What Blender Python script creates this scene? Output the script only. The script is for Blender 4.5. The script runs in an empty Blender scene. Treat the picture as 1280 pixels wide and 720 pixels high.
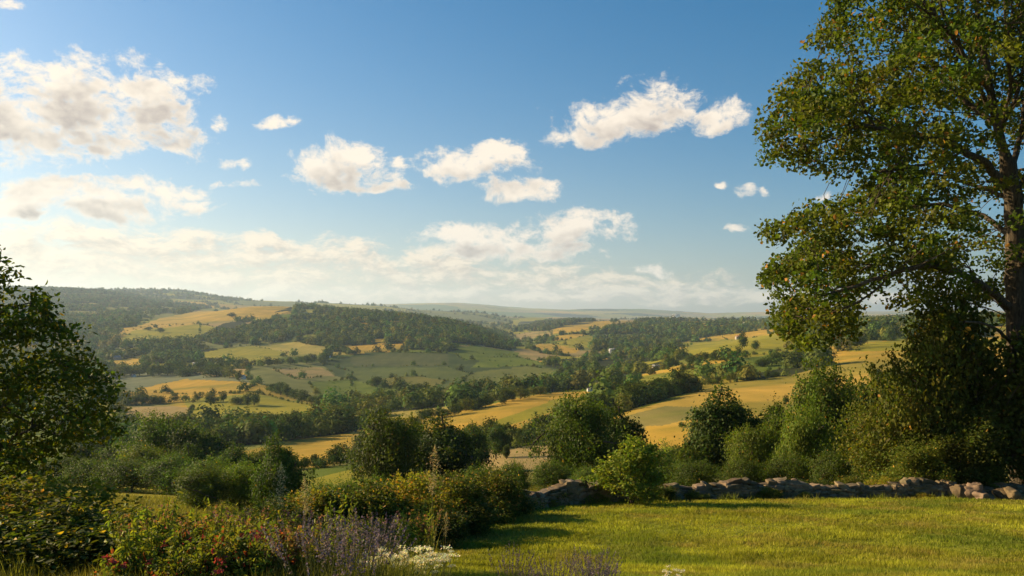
import bpy, math, random
import numpy as np
random.seed(7)
rng = np.random.default_rng(7)
PI = math.pi
F = 1065.0          # focal length in photo pixels (1280 wide)
CX, HY = 640.0, 398.0
scene = bpy.context.scene
COL = scene.collection

# ------------------------------------------------------------------ mesh / object helpers
class MB:
    """collects vertices, faces (3 or 4 corners), colours and material slots"""
    def __init__(self):
        self.v, self.f4, self.f3, self.c, self.n = [], [], [], [], 0
        self.m4, self.m3 = [], []
    def add(self, v, f, col=None, mat=0):
        v = np.asarray(v, float).reshape(-1, 3); f = np.asarray(f, np.int64)
        if len(v) == 0 or len(f) == 0: return
        if col is None: col = np.ones((len(v), 3))
        col = np.asarray(col, float)
        if col.ndim == 1: col = np.tile(col, (len(v), 1))
        self.v.append(v); self.c.append(col)
        (self.f4 if f.shape[1] == 4 else self.f3).append(f + self.n)
        (self.m4 if f.shape[1] == 4 else self.m3).append(np.full(len(f), mat, np.int32))
        self.n += len(v)
    def mesh(self, name, mats, smooth=False):
        me = bpy.data.meshes.new(name)
        v = np.concatenate(self.v) if self.v else np.zeros((0, 3))
        f4 = np.concatenate(self.f4) if self.f4 else np.zeros((0, 4), int)
        f3 = np.concatenate(self.f3) if self.f3 else np.zeros((0, 3), int)
        n4, n3 = len(f4), len(f3)
        me.vertices.add(len(v)); me.vertices.foreach_set('co', v.astype(np.float32).ravel())
        me.loops.add(n4 * 4 + n3 * 3)
        me.loops.foreach_set('vertex_index', np.concatenate([f4.ravel(), f3.ravel()]).astype(np.int32))
        me.polygons.add(n4 + n3)
        ls = np.concatenate([np.arange(n4) * 4, n4 * 4 + np.arange(n3) * 3]).astype(np.int32)
        me.polygons.foreach_set('loop_start', ls)
        mi = np.concatenate(self.m4 + self.m3) if (self.m4 or self.m3) else np.zeros(0, np.int32)
        me.polygons.foreach_set('material_index', mi)
        if smooth: me.polygons.foreach_set('use_smooth', np.ones(n4 + n3, bool))
        a = me.attributes.new('Col', 'FLOAT_COLOR', 'POINT')
        c = np.concatenate(self.c) if self.c else np.zeros((0, 3))
        a.data.foreach_set('color', np.concatenate([c, np.ones((len(c), 1))], 1).astype(np.float32).ravel())
        me.update(calc_edges=True)
        for m in (mats if isinstance(mats, (list, tuple)) else [mats]): me.materials.append(m)
        return me
    def obj(self, name, mats, parent=None, smooth=False):
        return link(name, self.mesh(name, mats, smooth), parent)

def link(name, me, parent=None):
    o = bpy.data.objects.new(name, me); COL.objects.link(o)
    if parent is not None: o.parent = parent
    return o
def tag(o, label=None, cat=None, group=None, kind=None):
    if label: o['label'] = label
    if cat: o['category'] = cat
    if group: o['group'] = group
    if kind: o['kind'] = kind
    return o
def empty(name, loc=(0, 0, 0), rz=0.0):
    o = bpy.data.objects.new(name, None); COL.objects.link(o)
    o.location = loc; o.rotation_euler = (0, 0, rz); o.empty_display_size = 0.1
    return o
def dup(root):
    r = root.copy(); COL.objects.link(r)
    for ch in list(root.children):
        c = ch.copy(); COL.objects.link(c); c.parent = r
        for g in list(ch.children):
            d = g.copy(); COL.objects.link(d); d.parent = c
    return r

# ------------------------------------------------------------------ numpy noise
def _hash(ix, iy, s):
    h = (ix * 374761393 + iy * 668265263 + s * 974634777) & 0xFFFFFFFF
    h = ((h ^ (h >> 13)) * 1274126177) & 0xFFFFFFFF
    return ((h ^ (h >> 16)) & 0xFFFFFF) / float(0xFFFFFF)
def vnoise(x, y, s=0):
    ix = np.floor(x).astype(np.int64); iy = np.floor(y).astype(np.int64)
    fx = x - ix; fy = y - iy
    fx = fx * fx * fx * (fx * (fx * 6 - 15) + 10); fy = fy * fy * fy * (fy * (fy * 6 - 15) + 10)
    a = _hash(ix, iy, s); b = _hash(ix + 1, iy, s); c = _hash(ix, iy + 1, s); d = _hash(ix + 1, iy + 1, s)
    return (a * (1 - fx) + b * fx) * (1 - fy) + (c * (1 - fx) + d * fx) * fy * 1.0
def fbm(x, y, s=0, o=4):
    t = 0; a = 1; n = 0
    for k in range(o):
        t = t + a * (vnoise(x * 2 ** k, y * 2 ** k, s + k) - .5) * 2; n += a; a *= .5
    return t / n

# ------------------------------------------------------------------ the terrain: height over (x, y)
ROWS = [3, 8, 14, 22, 30, 45, 70, 100, 140, 200, 280, 380, 500, 650, 850, 1100, 1400, 1800, 2300, 3000, 4000, 5500, 8000, 12000, 18000]
TAB = {
 -300: [1001, 740, 700, 680, 665, 640, 620, 605, 592, 577, 560, 543, 523, 500, 480, 460, 438, 412, 390, 370, 356, 364, 374, 384, 392],
 0:    [1001, 740, 705, 685, 665, 640, 618, 604, 592, 577, 560, 545, 524, 500, 478, 458, 437, 412, 392, 374, 360, 366, 376, 385, 392],
 120:  [1001, 740, 705, 686, 666, 642, 620, 605, 593, 577, 560, 545, 523, 498, 477, 456, 434, 409, 394, 379, 364, 363, 374, 384, 391],
 200:  [1001, 740, 705, 688, 668, 645, 622, 607, 594, 577, 560, 545, 522, 497, 476, 453, 428, 405, 396, 386, 378, 362, 372, 383, 391],
 320:  [1001, 740, 708, 690, 672, 650, 628, 612, 598, 583, 556, 538, 515, 490, 468, 450, 426, 402, 383, 394, 388, 373, 381, 383, 390],
 380:  [1001, 740, 708, 690, 672, 648, 628, 612, 594, 578, 556, 538, 515, 494, 474, 453, 423, 398, 386, 398, 393, 375, 383, 382, 390],
 440:  [1001, 740, 708, 690, 668, 645, 628, 612, 590, 575, 554, 535, 515, 497, 478, 455, 422, 392, 392, 402, 398, 378, 385, 381, 389],
 500:  [1001, 740, 708, 672, 655, 638, 622, 608, 590, 574, 552, 527, 508, 494, 477, 453, 420, 396, 400, 403, 399, 384, 388, 380, 389],
 560:  [1001, 740, 709, 660, 640, 630, 615, 603, 590, 572, 545, 515, 502, 490, 475, 450, 420, 404, 408, 404, 400, 390, 388, 379.5, 389],
 600:  [1001, 740, 710, 656, 634, 626, 612, 600, 586, 567, 542, 509, 498, 489, 475, 451, 425, 415, 416, 408, 402, 393, 389, 382, 389],
 640:  [1001, 740, 711, 653, 629, 622, 608, 597, 580, 563, 540, 503, 494, 488, 475, 452, 434, 431, 424, 412, 404, 399, 391, 385, 390],
 720:  [1001, 740, 711, 651, 626, 618, 606, 594, 578, 560, 533, 500, 492, 480, 466, 452, 438, 424, 412, 403, 399, 397, 393, 387, 391],
 800:  [1001, 740, 711, 651, 625, 618, 606, 592, 570, 545, 512, 490, 476, 466, 456, 446, 438, 425, 409, 401, 402, 399, 394, 389, 392],
 900:  [1001, 740, 711, 651, 624, 617, 605, 590, 565, 532, 500, 478, 462, 446, 434, 433, 430, 417, 406, 402, 403, 399, 395, 391, 393],
 1000: [1001, 740, 711, 651, 624, 616, 604, 588, 562, 526, 492, 469, 454, 438, 422, 414, 411, 407, 404, 402, 402, 399, 394, 391, 393],
 1100: [1001, 740, 711, 651, 624, 615, 603, 586, 558, 518, 483, 456, 441, 429, 417, 409, 406, 404, 403, 402, 401, 398, 394, 390, 393],
 1280: [1001, 740, 711, 652, 625, 615, 602, 584, 555, 515, 478, 452, 437, 425, 414, 405, 401, 400, 399, 398, 398, 396, 393, 390, 393],
 1580: [1001, 740, 712, 655, 628, 616, 602, 584, 555, 515, 478, 452, 437, 425, 414, 405, 401, 400, 399, 398, 398, 396, 393, 390, 393],
}
def pchip(x, y, xq):
    x = np.asarray(x, float); y = np.asarray(y, float)       # y: (n, m)
    h = np.diff(x)[:, None]; d = np.diff(y, axis=0) / h
    m = np.zeros_like(y)
    s = (d[:-1] * d[1:]) > 0
    w1 = 2 * h[1:] + h[:-1]; w2 = h[1:] + 2 * h[:-1]
    with np.errstate(all='ignore'):
        mm = (w1 + w2) / (w1 / d[:-1] + w2 / d[1:])
    m[1:-1] = np.where(s, mm, 0); m[0] = d[0]; m[-1] = d[-1]
    xq = np.clip(xq, x[0], x[-1]); i = np.clip(np.searchsorted(x, xq) - 1, 0, len(x) - 2)
    t = ((xq - x[i]) / (x[i + 1] - x[i]))[:, None]; hh = h[i]
    return (y[i] * (1 + 2 * t) * (1 - t) ** 2 + m[i] * hh * t * (1 - t) ** 2 + y[i + 1] * t * t * (3 - 2 * t) + m[i + 1] * hh * t * t * (t - 1))
_pxs = np.array(sorted(TAB)); _tab = np.array([TAB[p] for p in _pxs], float)   # (cols, rows)
_tab[:, 22] += np.interp(_pxs, [200, 440, 560, 1580], [0, 6, 7, 5]); _tab[:, 20] += np.interp(_pxs, [320, 560, 1580], [0, 3, 2])
_tab[:, 21] += np.interp(_pxs, [500, 640, 760, 900, 1100, 1580], [0, -2, 1, -3, 0, -2]); _tab[:, 23] += np.interp(_pxs, [0, 500, 600, 700, 800, 900, 1000, 1100, 1580], [0, -1, -1.5, .5, -1.5, 1, -2, 0, -2])
_tab[:, 11] = .5*(_tab[:, 10]+_tab[:, 12]) * .4 + _tab[:, 11] * .6
LQ = np.linspace(math.log(3), math.log(18000), 700); PQ = np.linspace(-300, 1580, 760)
_t1 = pchip(np.log(ROWS), _tab.T, LQ)                 # (700, cols)
GRID = pchip(_pxs, _t1.T, PQ).T                         # (700 rows, 760 cols)
_k = np.array([1, 4, 6, 4, 1.]) / 16
for _ in range(3):
    G2 = np.pad(GRID, ((2, 2), (2, 2)), 'edge'); G2 = sum(_k[i] * G2[i:i + 700] for i in range(5)); GRID = sum(_k[i] * G2[:, i:i + 760] for i in range(5))

def H(x, y):
    x = np.asarray(x, float); y = np.asarray(y, float)
    D = np.clip(y, 3, 18000)
    px = np.clip(CX + F * x / np.maximum(D, 10), -300, 1580)
    u = (np.log(D) - LQ[0]) / (LQ[1] - LQ[0]); v = (px - PQ[0]) / (PQ[1] - PQ[0])
    i = np.clip(u.astype(int), 0, 698); j = np.clip(v.astype(int), 0, 758); a = u - i; b = v - j
    py = (GRID[i, j] * (1 - a) + GRID[i + 1, j] * a) * (1 - b) + (GRID[i, j + 1] * (1 - a) + GRID[i + 1, j + 1] * a) * b
    z = (HY - py) / F * D
    near = np.clip((3 - y) / 6, 0, 1); z = z * (1 - near) + (-1.55) * near
    n = fbm(x / 9, y / 9, 3, 3) * .05 * np.clip((D - 3) / 20, .2, 1)
    n = n + fbm(x / 60, y / 60, 11, 3) * np.clip((D - 60) / 400, 0, 1) * 1.1
    n = n + fbm(x / 260, y / 260, 21, 4) * np.clip((D - 250) / 2000, 0, 1) * 7
    n = n + fbm(x / 1500, y / 1500, 31, 4) * np.clip((D - 2600) / 4000, 0, 1) * 34
    return z + n
def H1(x, y): return float(H(np.array([x]), np.array([y]))[0])
DQ = np.exp(np.linspace(math.log(10), math.log(17000), 2600))
def hit(px, py, dmin=10, dmax=17000):
    """distance at which the line of sight through a photo pixel first meets the ground"""
    k = (DQ >= dmin) & (DQ <= dmax); D = DQ[k]
    z = H((px - CX) / F * D, D); q = HY - F * z / D
    w = np.nonzero(q <= py)[0]
    if len(w) == 0: return float(D[np.argmin(q)])
    return float(D[w[0]])
def at(px, py, D):
    return np.array([(px - CX) / F * D, D, (HY - py) / F * D])
def ground(px, D):
    x = (px - CX) / F * D; return np.array([x, D, H1(x, D)])
def inpoly(x, y, poly):
    r = np.zeros(np.shape(x), bool); n = len(poly)
    for i in range(n):
        x0, y0 = poly[i]; x1, y1 = poly[(i + 1) % n]
        if y0 == y1: continue
        c = ((y0 > y) != (y1 > y)) & (x < (x1 - x0) * (y - y0) / (y1 - y0) + x0); r ^= c
    return r

# ------------------------------------------------------------------ materials
def mat(name):
    m = bpy.data.materials.new(name); m.use_nodes = True; nt = m.node_tree; nt.nodes.clear()
    return m, nt, nt.nodes, nt.links
def node(nt, t, ins=None, **kw):
    n = nt.nodes.new(t)
    for k, v in kw.items(): setattr(n, k, v)
    if ins:
        for k, v in ins.items():
            if hasattr(v, 'is_output'): nt.links.new(v, n.inputs[k])
            else: n.inputs[k].default_value = v
    return n
def mth(nt, op, a, b=None, c=None, clamp=False):
    n = nt.nodes.new('ShaderNodeMath'); n.operation = op; n.use_clamp = clamp
    for i, v in enumerate((a, b, c)):
        if v is None: continue
        if hasattr(v, 'is_output'): nt.links.new(v, n.inputs[i])
        else: n.inputs[i].default_value = v
    return n.outputs[0]
def mixc(nt, fac, a, b, mode='MIX'):
    n = nt.nodes.new('ShaderNodeMix'); n.data_type = 'RGBA'; n.blend_type = mode
    for k, v in ((0, fac), (6, a), (7, b)):
        if hasattr(v, 'is_output'): nt.links.new(v, n.inputs[k])
        else: n.inputs[k].default_value = v if k == 0 else (*v[:3], 1)
    return n.outputs[2]
def leaf_mat(name, tint=(1.62, 1.56, 1.08), transl=.38, rough=.6, spec=.12):
    m, nt, N, L = mat(name)
    at_ = node(nt, 'ShaderNodeAttribute', attribute_name='Col')
    inf = node(nt, 'ShaderNodeObjectInfo')
    hv = node(nt, 'ShaderNodeHueSaturation', {'Color': at_.outputs['Color'],
              'Hue': mth(nt, 'ADD', mth(nt, 'MULTIPLY', inf.outputs['Random'], .018), .494),
              'Value': mth(nt, 'ADD', mth(nt, 'MULTIPLY', inf.outputs['Random'], .35), .82)})
    c = mixc(nt, 1, hv.outputs[0], tint, 'MULTIPLY')
    p = node(nt, 'ShaderNodeBsdfPrincipled', {'Base Color': c, 'Roughness': rough, 'Specular IOR Level': spec})
    tc = mixc(nt, 1, c, (1.25, 1.35, .5), 'MULTIPLY')
    t = node(nt, 'ShaderNodeBsdfTranslucent', {'Color': tc})
    mx = node(nt, 'ShaderNodeMixShader', {0: transl, 1: p.outputs[0], 2: t.outputs[0]})
    node(nt, 'ShaderNodeOutputMaterial', {0: mx.outputs[0]})
    return m
M = {}
M['leaf'] = leaf_mat('leaves')
M['leaf_far'] = leaf_mat('distant_leaves', transl=.18, rough=.8, spec=.05)
M['grass'] = leaf_mat('grass_blades', (1.1, 1.08, 1), transl=.35, rough=.7, spec=.1)
M['petal'] = leaf_mat('petals', (1, 1, 1), transl=.3, rough=.7, spec=.1)
def bark():
    m, nt, N, L = mat('bark')
    tc = node(nt, 'ShaderNodeTexCoord')
    mp = node(nt, 'ShaderNodeMapping', {'Vector': tc.outputs['Object'], 'Scale': (3, 3, .7)})
    n = node(nt, 'ShaderNodeTexNoise', {'Vector': mp.outputs[0], 'Scale': 4., 'Detail': 8., 'Roughness': .7})
    r = node(nt, 'ShaderNodeValToRGB', {'Fac': n.outputs['Fac']})
    r.color_ramp.elements[0].position = .35; r.color_ramp.elements[0].color = (.035, .026, .018, 1)
    r.color_ramp.elements[1].position = .68; r.color_ramp.elements[1].color = (.15, .118, .08, 1)
    b = node(nt, 'ShaderNodeBump', {'Height': n.outputs['Fac'], 'Strength': .9, 'Distance': .06})
    p = node(nt, 'ShaderNodeBsdfPrincipled', {'Base Color': r.outputs[0], 'Roughness': .9, 'Specular IOR Level': .1, 'Normal': b.outputs[0]})
    node(nt, 'ShaderNodeOutputMaterial', {0: p.outputs[0]}); return m
M['bark'] = bark()
def stone():
    m, nt, N, L = mat('dry_stone')
    a = node(nt, 'ShaderNodeAttribute', attribute_name='Col')
    tc = node(nt, 'ShaderNodeTexCoord')
    n = node(nt, 'ShaderNodeTexNoise', {'Vector': tc.outputs['Object'], 'Scale': 7., 'Detail': 8., 'Roughness': .65})
    n2 = node(nt, 'ShaderNodeTexNoise', {'Vector': tc.outputs['Object'], 'Scale': 2.2, 'Detail': 5., 'Roughness': .6})
    c = mixc(nt, 1, a.outputs['Color'], mixc(nt, n.outputs['Fac'], (.45, .45, .45), (1.5, 1.45, 1.4)), 'MULTIPLY')
    moss = mth(nt, 'MULTIPLY', mth(nt, 'SUBTRACT', n2.outputs['Fac'], .55), 6, clamp=True)
    c = mixc(nt, mth(nt, 'MULTIPLY', moss, .6), c, (.07, .075, .025))
    b = node(nt, 'ShaderNodeBump', {'Height': n.outputs['Fac'], 'Strength': .8, 'Distance': .03})
    p = node(nt, 'ShaderNodeBsdfPrincipled', {'Base Color': c, 'Roughness': .92, 'Specular IOR Level': .15, 'Normal': b.outputs[0]})
    node(nt, 'ShaderNodeOutputMaterial', {0: p.outputs[0]}); return m
M['stone'] = stone()
def plain(name, col, rough=.8, nscale=6., amt=.25):
    m, nt, N, L = mat(name)
    tc = node(nt, 'ShaderNodeTexCoord')
    n = node(nt, 'ShaderNodeTexNoise', {'Vector': tc.outputs['Object'], 'Scale': nscale, 'Detail': 6.})
    c = mixc(nt, n.outputs['Fac'], [x * (1 - amt) for x in col], [min(1, x * (1 + amt)) for x in col])
    p = node(nt, 'ShaderNodeBsdfPrincipled', {'Base Color': c, 'Roughness': rough, 'Specular IOR Level': .2})
    node(nt, 'ShaderNodeOutputMaterial', {0: p.outputs[0]}); return m
M['white_wall'] = plain('painted_wall', (.72, .70, .66), .8, 1)
M['stone_house'] = plain('stone_house_wall', (.36, .31, .25), .9, 1)
M['slate'] = plain('slate_roof', (.12, .12, .13), .6, 1)
M['tile'] = plain('tiled_roof', (.28, .14, .09), .8, 1)
M['metal_roof'] = plain('metal_roof', (.24, .24, .24), .75, 1)
M['glass'] = plain('window_glass', (.03, .035, .04), .15, 1)
M['wood'] = plain('weathered_wood', (.16, .12, .08), .9, 9)
def ground_mat():
    m, nt, N, L = mat('fields_and_pasture')
    a = node(nt, 'ShaderNodeAttribute', attribute_name='Col')
    geo = node(nt, 'ShaderNodeNewGeometry')
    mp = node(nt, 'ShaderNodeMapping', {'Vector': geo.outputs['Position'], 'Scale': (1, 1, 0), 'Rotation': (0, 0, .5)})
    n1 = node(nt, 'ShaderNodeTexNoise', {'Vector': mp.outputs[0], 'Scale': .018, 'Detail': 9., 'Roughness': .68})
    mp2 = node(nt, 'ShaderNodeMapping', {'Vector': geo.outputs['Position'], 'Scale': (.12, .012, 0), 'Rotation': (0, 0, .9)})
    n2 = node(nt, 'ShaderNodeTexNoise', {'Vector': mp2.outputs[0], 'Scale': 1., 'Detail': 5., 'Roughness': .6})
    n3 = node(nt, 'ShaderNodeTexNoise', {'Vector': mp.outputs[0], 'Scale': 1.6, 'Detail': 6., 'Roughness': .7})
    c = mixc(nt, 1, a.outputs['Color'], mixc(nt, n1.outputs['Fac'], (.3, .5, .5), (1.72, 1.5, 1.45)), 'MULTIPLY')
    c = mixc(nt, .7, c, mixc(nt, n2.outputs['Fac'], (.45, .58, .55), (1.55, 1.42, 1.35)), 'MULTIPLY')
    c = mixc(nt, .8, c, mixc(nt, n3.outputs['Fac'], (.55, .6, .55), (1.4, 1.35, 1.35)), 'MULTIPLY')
    b = node(nt, 'ShaderNodeBump', {'Height': n3.outputs['Fac'], 'Strength': .6, 'Distance': .25})
    p = node(nt, 'ShaderNodeBsdfPrincipled', {'Base Color': c, 'Roughness': 1., 'Specular IOR Level': .03, 'Normal': b.outputs[0]})
    node(nt, 'ShaderNodeOutputMaterial', {0: p.outputs[0]}); return m
M['ground'] = ground_mat()

# ------------------------------------------------------------------ what grows where (field outlines read off the photograph, laid on the ground)
GOLD = (.39, .245, .040); GOLD2 = (.39, .255, .052); YG = (.25, .22, .026); GREEN = (.105, .135, .020); SHADEG = (.05, .07, .022)
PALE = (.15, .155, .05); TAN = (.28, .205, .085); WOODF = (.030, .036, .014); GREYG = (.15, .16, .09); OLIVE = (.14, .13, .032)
FIELDS = [  # colour, outline in photo pixels, nearest and farthest distance
 (OLIVE, [(-300, 480), (1600, 480), (1600, 640), (-300, 700)], 34, 260),
 (YG, [(60, 640), (100, 598), (160, 596), (240, 612), (300, 640), (250, 660), (60, 670)], 34, 140),
 (GREEN, [(-300, 600), (100, 600), (100, 520), (-300, 520)], 120, 900),
 (GREEN, [(360, 592), (455, 576), (480, 640), (370, 640)], 50, 260), (YG, [(385, 600), (455, 583), (470, 612), (390, 618)], 60, 260),
 (GOLD, [(255, 596), (300, 566), (380, 548), (460, 535), (462, 570), (400, 583), (330, 586), (285, 600)], 120, 600),
 (GOLD, [(480, 545), (560, 520), (640, 498), (700, 489), (750, 490), (742, 505), (690, 518), (640, 532), (600, 548), (560, 558), (480, 556)], 180, 600),
 (YG, [(560, 556), (610, 530), (700, 497), (745, 496), (735, 505), (690, 516), (640, 530), (600, 548)], 180, 600),
 (GOLD2, [(690, 585), (770, 520), (850, 496), (900, 481), (1000, 467), (1040, 455), (1300, 450), (1300, 560), (1000, 562), (850, 562), (780, 590)], 110, 460),
 ((.29, .23, .05), [(820, 565), (840, 534), (900, 524), (960, 532), (960, 562)], 120, 460),
 ((.21, .175, .055), [(750, 560), (770, 522), (830, 507), (870, 508), (900, 514), (860, 524), (800, 540)], 120, 460),
 (TAN, [(590, 592), (598, 560), (690, 556), (700, 592)], 90, 330),
 (GOLD, [(800, 560), (806, 533), (860, 533), (860, 560)], 120, 300),
 (GREYG, [(140, 478), (150, 465), (230, 466), (330, 476), (300, 492), (160, 490)], 500, 1200),
 (GOLD, [(170, 486), (230, 474), (320, 478), (420, 508), (400, 530), (280, 520), (180, 508)], 380, 1200),
 (YG, [(230, 498), (320, 492), (415, 510), (400, 532), (240, 528)], 330, 1200),
 (TAN, [(150, 530), (160, 500), (240, 510), (230, 532)], 330, 1200),
 (PALE, [(310, 456), (400, 452), (440, 465), (440, 492), (390, 496), (310, 476)], 500, 1300),
 (GREEN, [(385, 478), (440, 474), (500, 486), (470, 500), (400, 496)], 400, 1300),
 (TAN, [(340, 462), (400, 458), (420, 470), (370, 474)], 500, 1300),
 (SHADEG, [(400, 452), (460, 440), (560, 442), (640, 444), (720, 462), (680, 484), (600, 486), (480, 484), (420, 470)], 500, 1500),  # hillside shade painted into the green here and in the dark strips below
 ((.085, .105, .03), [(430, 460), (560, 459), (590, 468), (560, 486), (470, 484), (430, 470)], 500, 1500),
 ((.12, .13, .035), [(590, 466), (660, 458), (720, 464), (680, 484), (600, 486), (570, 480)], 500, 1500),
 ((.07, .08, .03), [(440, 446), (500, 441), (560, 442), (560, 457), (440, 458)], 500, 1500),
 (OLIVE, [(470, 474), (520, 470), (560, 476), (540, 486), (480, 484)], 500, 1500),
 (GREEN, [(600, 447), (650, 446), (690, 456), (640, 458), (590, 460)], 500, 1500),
 (GREEN, [(560, 434), (600, 432), (650, 440), (640, 452), (580, 450)], 800, 1700),
 (GOLD2, [(160, 412), (200, 398), (260, 386), (330, 379), (372, 380), (365, 392), (330, 399), (250, 405), (180, 412)], 1400, 3200),
 (GOLD2, [(140, 418), (200, 406), (250, 406), (250, 418), (190, 422)], 1100, 3200),
 (YG, [(150, 425), (170, 412), (260, 405), (340, 400), (300, 412), (240, 425), (180, 432)], 1000, 2600),
 (TAN, [(240, 404), (300, 400), (340, 404), (280, 412)], 1100, 2600),
 (YG, [(240, 440), (310, 432), (360, 440), (340, 455), (260, 458)], 700, 2000),
 (GREEN, [(340, 396), (380, 388), (390, 400), (330, 412)], 1100, 2600),
 
 (YG, [(835, 442), (870, 430), (960, 414), (990, 416), (1000, 434), (930, 446), (880, 452)], 500, 1600),
 (GOLD, [(900, 420), (960, 412), (965, 418), (910, 425)], 500, 1800),
 (GREEN, [(870, 458), (940, 446), (1010, 436), (1060, 432), (1040, 452), (960, 464), (880, 470)], 380, 1100),
 (GOLD, [(1010, 440), (1050, 428), (1300, 420), (1300, 452), (1040, 455)], 330, 1000),
 (YG, [(1040, 432), (1140, 424), (1300, 424), (1300, 432), (1060, 440)], 330, 1000),
 (GOLD, [(686, 413), (720, 404), (762, 400), (766, 408), (730, 413), (690, 418)], 1300, 4500),
 (YG, [(690, 430), (735, 418), (745, 424), (740, 434), (700, 438)], 900, 3000),
 (GOLD, [(655, 432), (690, 430), (725, 436), (718, 442), (668, 438)], 900, 3000),
 (TAN, [(640, 418), (690, 412), (690, 420), (650, 426)], 1200, 3500),
 (YG, [(640, 400), (690, 392), (680, 402), (645, 412)], 1800, 7000),
 (TAN, [(690, 398), (760, 393), (770, 400), (700, 404)], 2200, 9000),
 (YG, [(740, 456), (760, 448), (830, 450), (835, 462), (750, 466)], 500, 1500),
 (YG, [(760, 490), (800, 474), (870, 462), (880, 474), (830, 484), (790, 498)], 330, 800),
 (GREEN, [(720, 500), (745, 484), (800, 482), (780, 500)], 330, 900),
 (YG, [(690, 446), (730, 446), (735, 454), (700, 454)], 700, 1600),
 (TAN, [(775, 402), (795, 399), (793, 405), (774, 407)], 1900, 5000),
 (YG, [(850, 402), (900, 402), (895, 406), (850, 406)], 1900, 5000),
]
WOODS = [  # outline in photo pixels, nearest, farthest, tree spacing (m), height (m)
 ([(240, 424), (280, 404), (320, 398), (362, 384), (440, 380), (500, 388), (560, 398), (600, 408), (640, 424), (640, 438), (600, 432), (560, 440), (500, 436), (440, 444), (400, 446), (345, 434), (280, 432)], 900, 2600, 11, 10),
 ([(-320, 350), (-60, 352), (60, 356), (130, 358), (190, 374), (262, 384), (230, 392), (180, 399), (160, 408), (145, 420), (150, 436), (220, 432), (240, 440), (160, 446), (150, 470), (120, 505), (-320, 505)], 620, 4600, 17, 11),
 ([(400, 536), (410, 512), (450, 500), (520, 500), (560, 496), (640, 488), (700, 482), (716, 486), (640, 496), (600, 503), (520, 520), (490, 530), (430, 541)], 300, 800, 10, 7.5),
 ([(735, 432), (755, 412), (800, 401), (850, 400), (900, 404), (950, 407), (940, 414), (890, 420), (850, 428), (800, 436), (740, 441)], 1000, 3600, 14, 11),
 ([(640, 414), (650, 402), (700, 398), (745, 400), (740, 404), (700, 410), (680, 414)], 1700, 4600, 15, 11),
 ([(930, 410), (960, 402), (1060, 397), (1300, 394), (1300, 410), (1140, 414), (1060, 414), (1010, 418), (985, 412)], 700, 3000, 13, 11),
 ([(650, 456), (690, 450), (740, 446), (800, 440), (860, 442), (870, 450), (800, 458), (730, 464)], 500, 1500, 14, 8),
 ([(120, 360), (220, 358), (300, 366), (300, 376), (200, 374)], 4200, 6500, 45, 12),
 ([(590, 562), (600, 556), (660, 548), (700, 534), (760, 513), (800, 500), (866, 480), (874, 487), (800, 508), (760, 524), (700, 546), (640, 562)], 120, 520, 5.5, 4.6),
 ([(90, 566), (100, 545), (200, 550), (280, 545), (350, 536), (445, 522), (445, 540), (400, 546), (340, 553), (280, 560), (180, 570)], 140, 540, 7.5, 6.5),
 ([(150, 432), (235, 428), (262, 436), (290, 446), (255, 456), (160, 452)], 650, 1500, 12, 10),
 ([(145, 446), (235, 444), (262, 452), (262, 466), (150, 466)], 650, 1300, 10, 10),
]
def cell(x, y):
    D = np.maximum(y, 1.); s = 2.0 ** np.round(np.log2(np.clip(D / 11, 64, 600)))
    wx = x + fbm(x / 300, y / 300, 5, 3) * 70; wy = y + fbm(x / 300, y / 300, 9, 3) * 70; ca, sa = math.cos(.5), math.sin(.5)
    iv = np.floor((wy * ca - wx * sa) / (s * 1.5)); u = (wx * ca + wy * sa) / s + _hash(iv.astype(np.int64), (iv * 0).astype(np.int64), 5) * .9
    return _hash(np.floor(u).astype(np.int64) + (s * 7).astype(np.int64), iv.astype(np.int64), 77)
def glade(x, y): return fbm(x / 85, y / 85, 61, 3) + .35 * fbm(x / 400, y / 400, 66, 2)
def field_colour(x, y):
    z = H(x, y); D = np.maximum(y, 1.); px = CX + F * x / D; py = HY - F * z / D
    r = cell(x, y)
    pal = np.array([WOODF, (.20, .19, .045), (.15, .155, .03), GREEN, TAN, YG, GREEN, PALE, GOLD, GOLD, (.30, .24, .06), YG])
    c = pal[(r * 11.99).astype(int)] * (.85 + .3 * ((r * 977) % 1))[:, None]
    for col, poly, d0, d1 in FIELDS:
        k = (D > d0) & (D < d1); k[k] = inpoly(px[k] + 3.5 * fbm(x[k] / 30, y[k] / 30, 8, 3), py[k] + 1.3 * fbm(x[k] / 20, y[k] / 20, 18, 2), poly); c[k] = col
    for poly, d0, d1, sp, h in WOODS:
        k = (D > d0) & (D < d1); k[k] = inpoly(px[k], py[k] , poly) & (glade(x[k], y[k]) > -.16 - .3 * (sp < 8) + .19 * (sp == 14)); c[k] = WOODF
    gk = np.clip(fbm(x / 90, y / 45, 71, 4) * 2.2 - .15, 0, 1)[:, None] * ((D > 36) & (c[:, 0] > .15))[:, None]
    c = c * (1 - .55 * gk) + np.array([.13, .15, .028]) * .55 * gk
    near = np.clip((36 - D) / 6, 0, 1)[:, None]
    patch = fbm(x / 3, y / 3, 41, 4)[:, None]
    lawn = np.array([.17, .175, .022]) * (1 + .35 * patch) + np.array([.05, .02, .0]) * np.clip(fbm(x / 1.3, y / 1.3, 51, 3), 0, 1)[:, None]
    return c * (1 - near) + lawn * near

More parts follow.
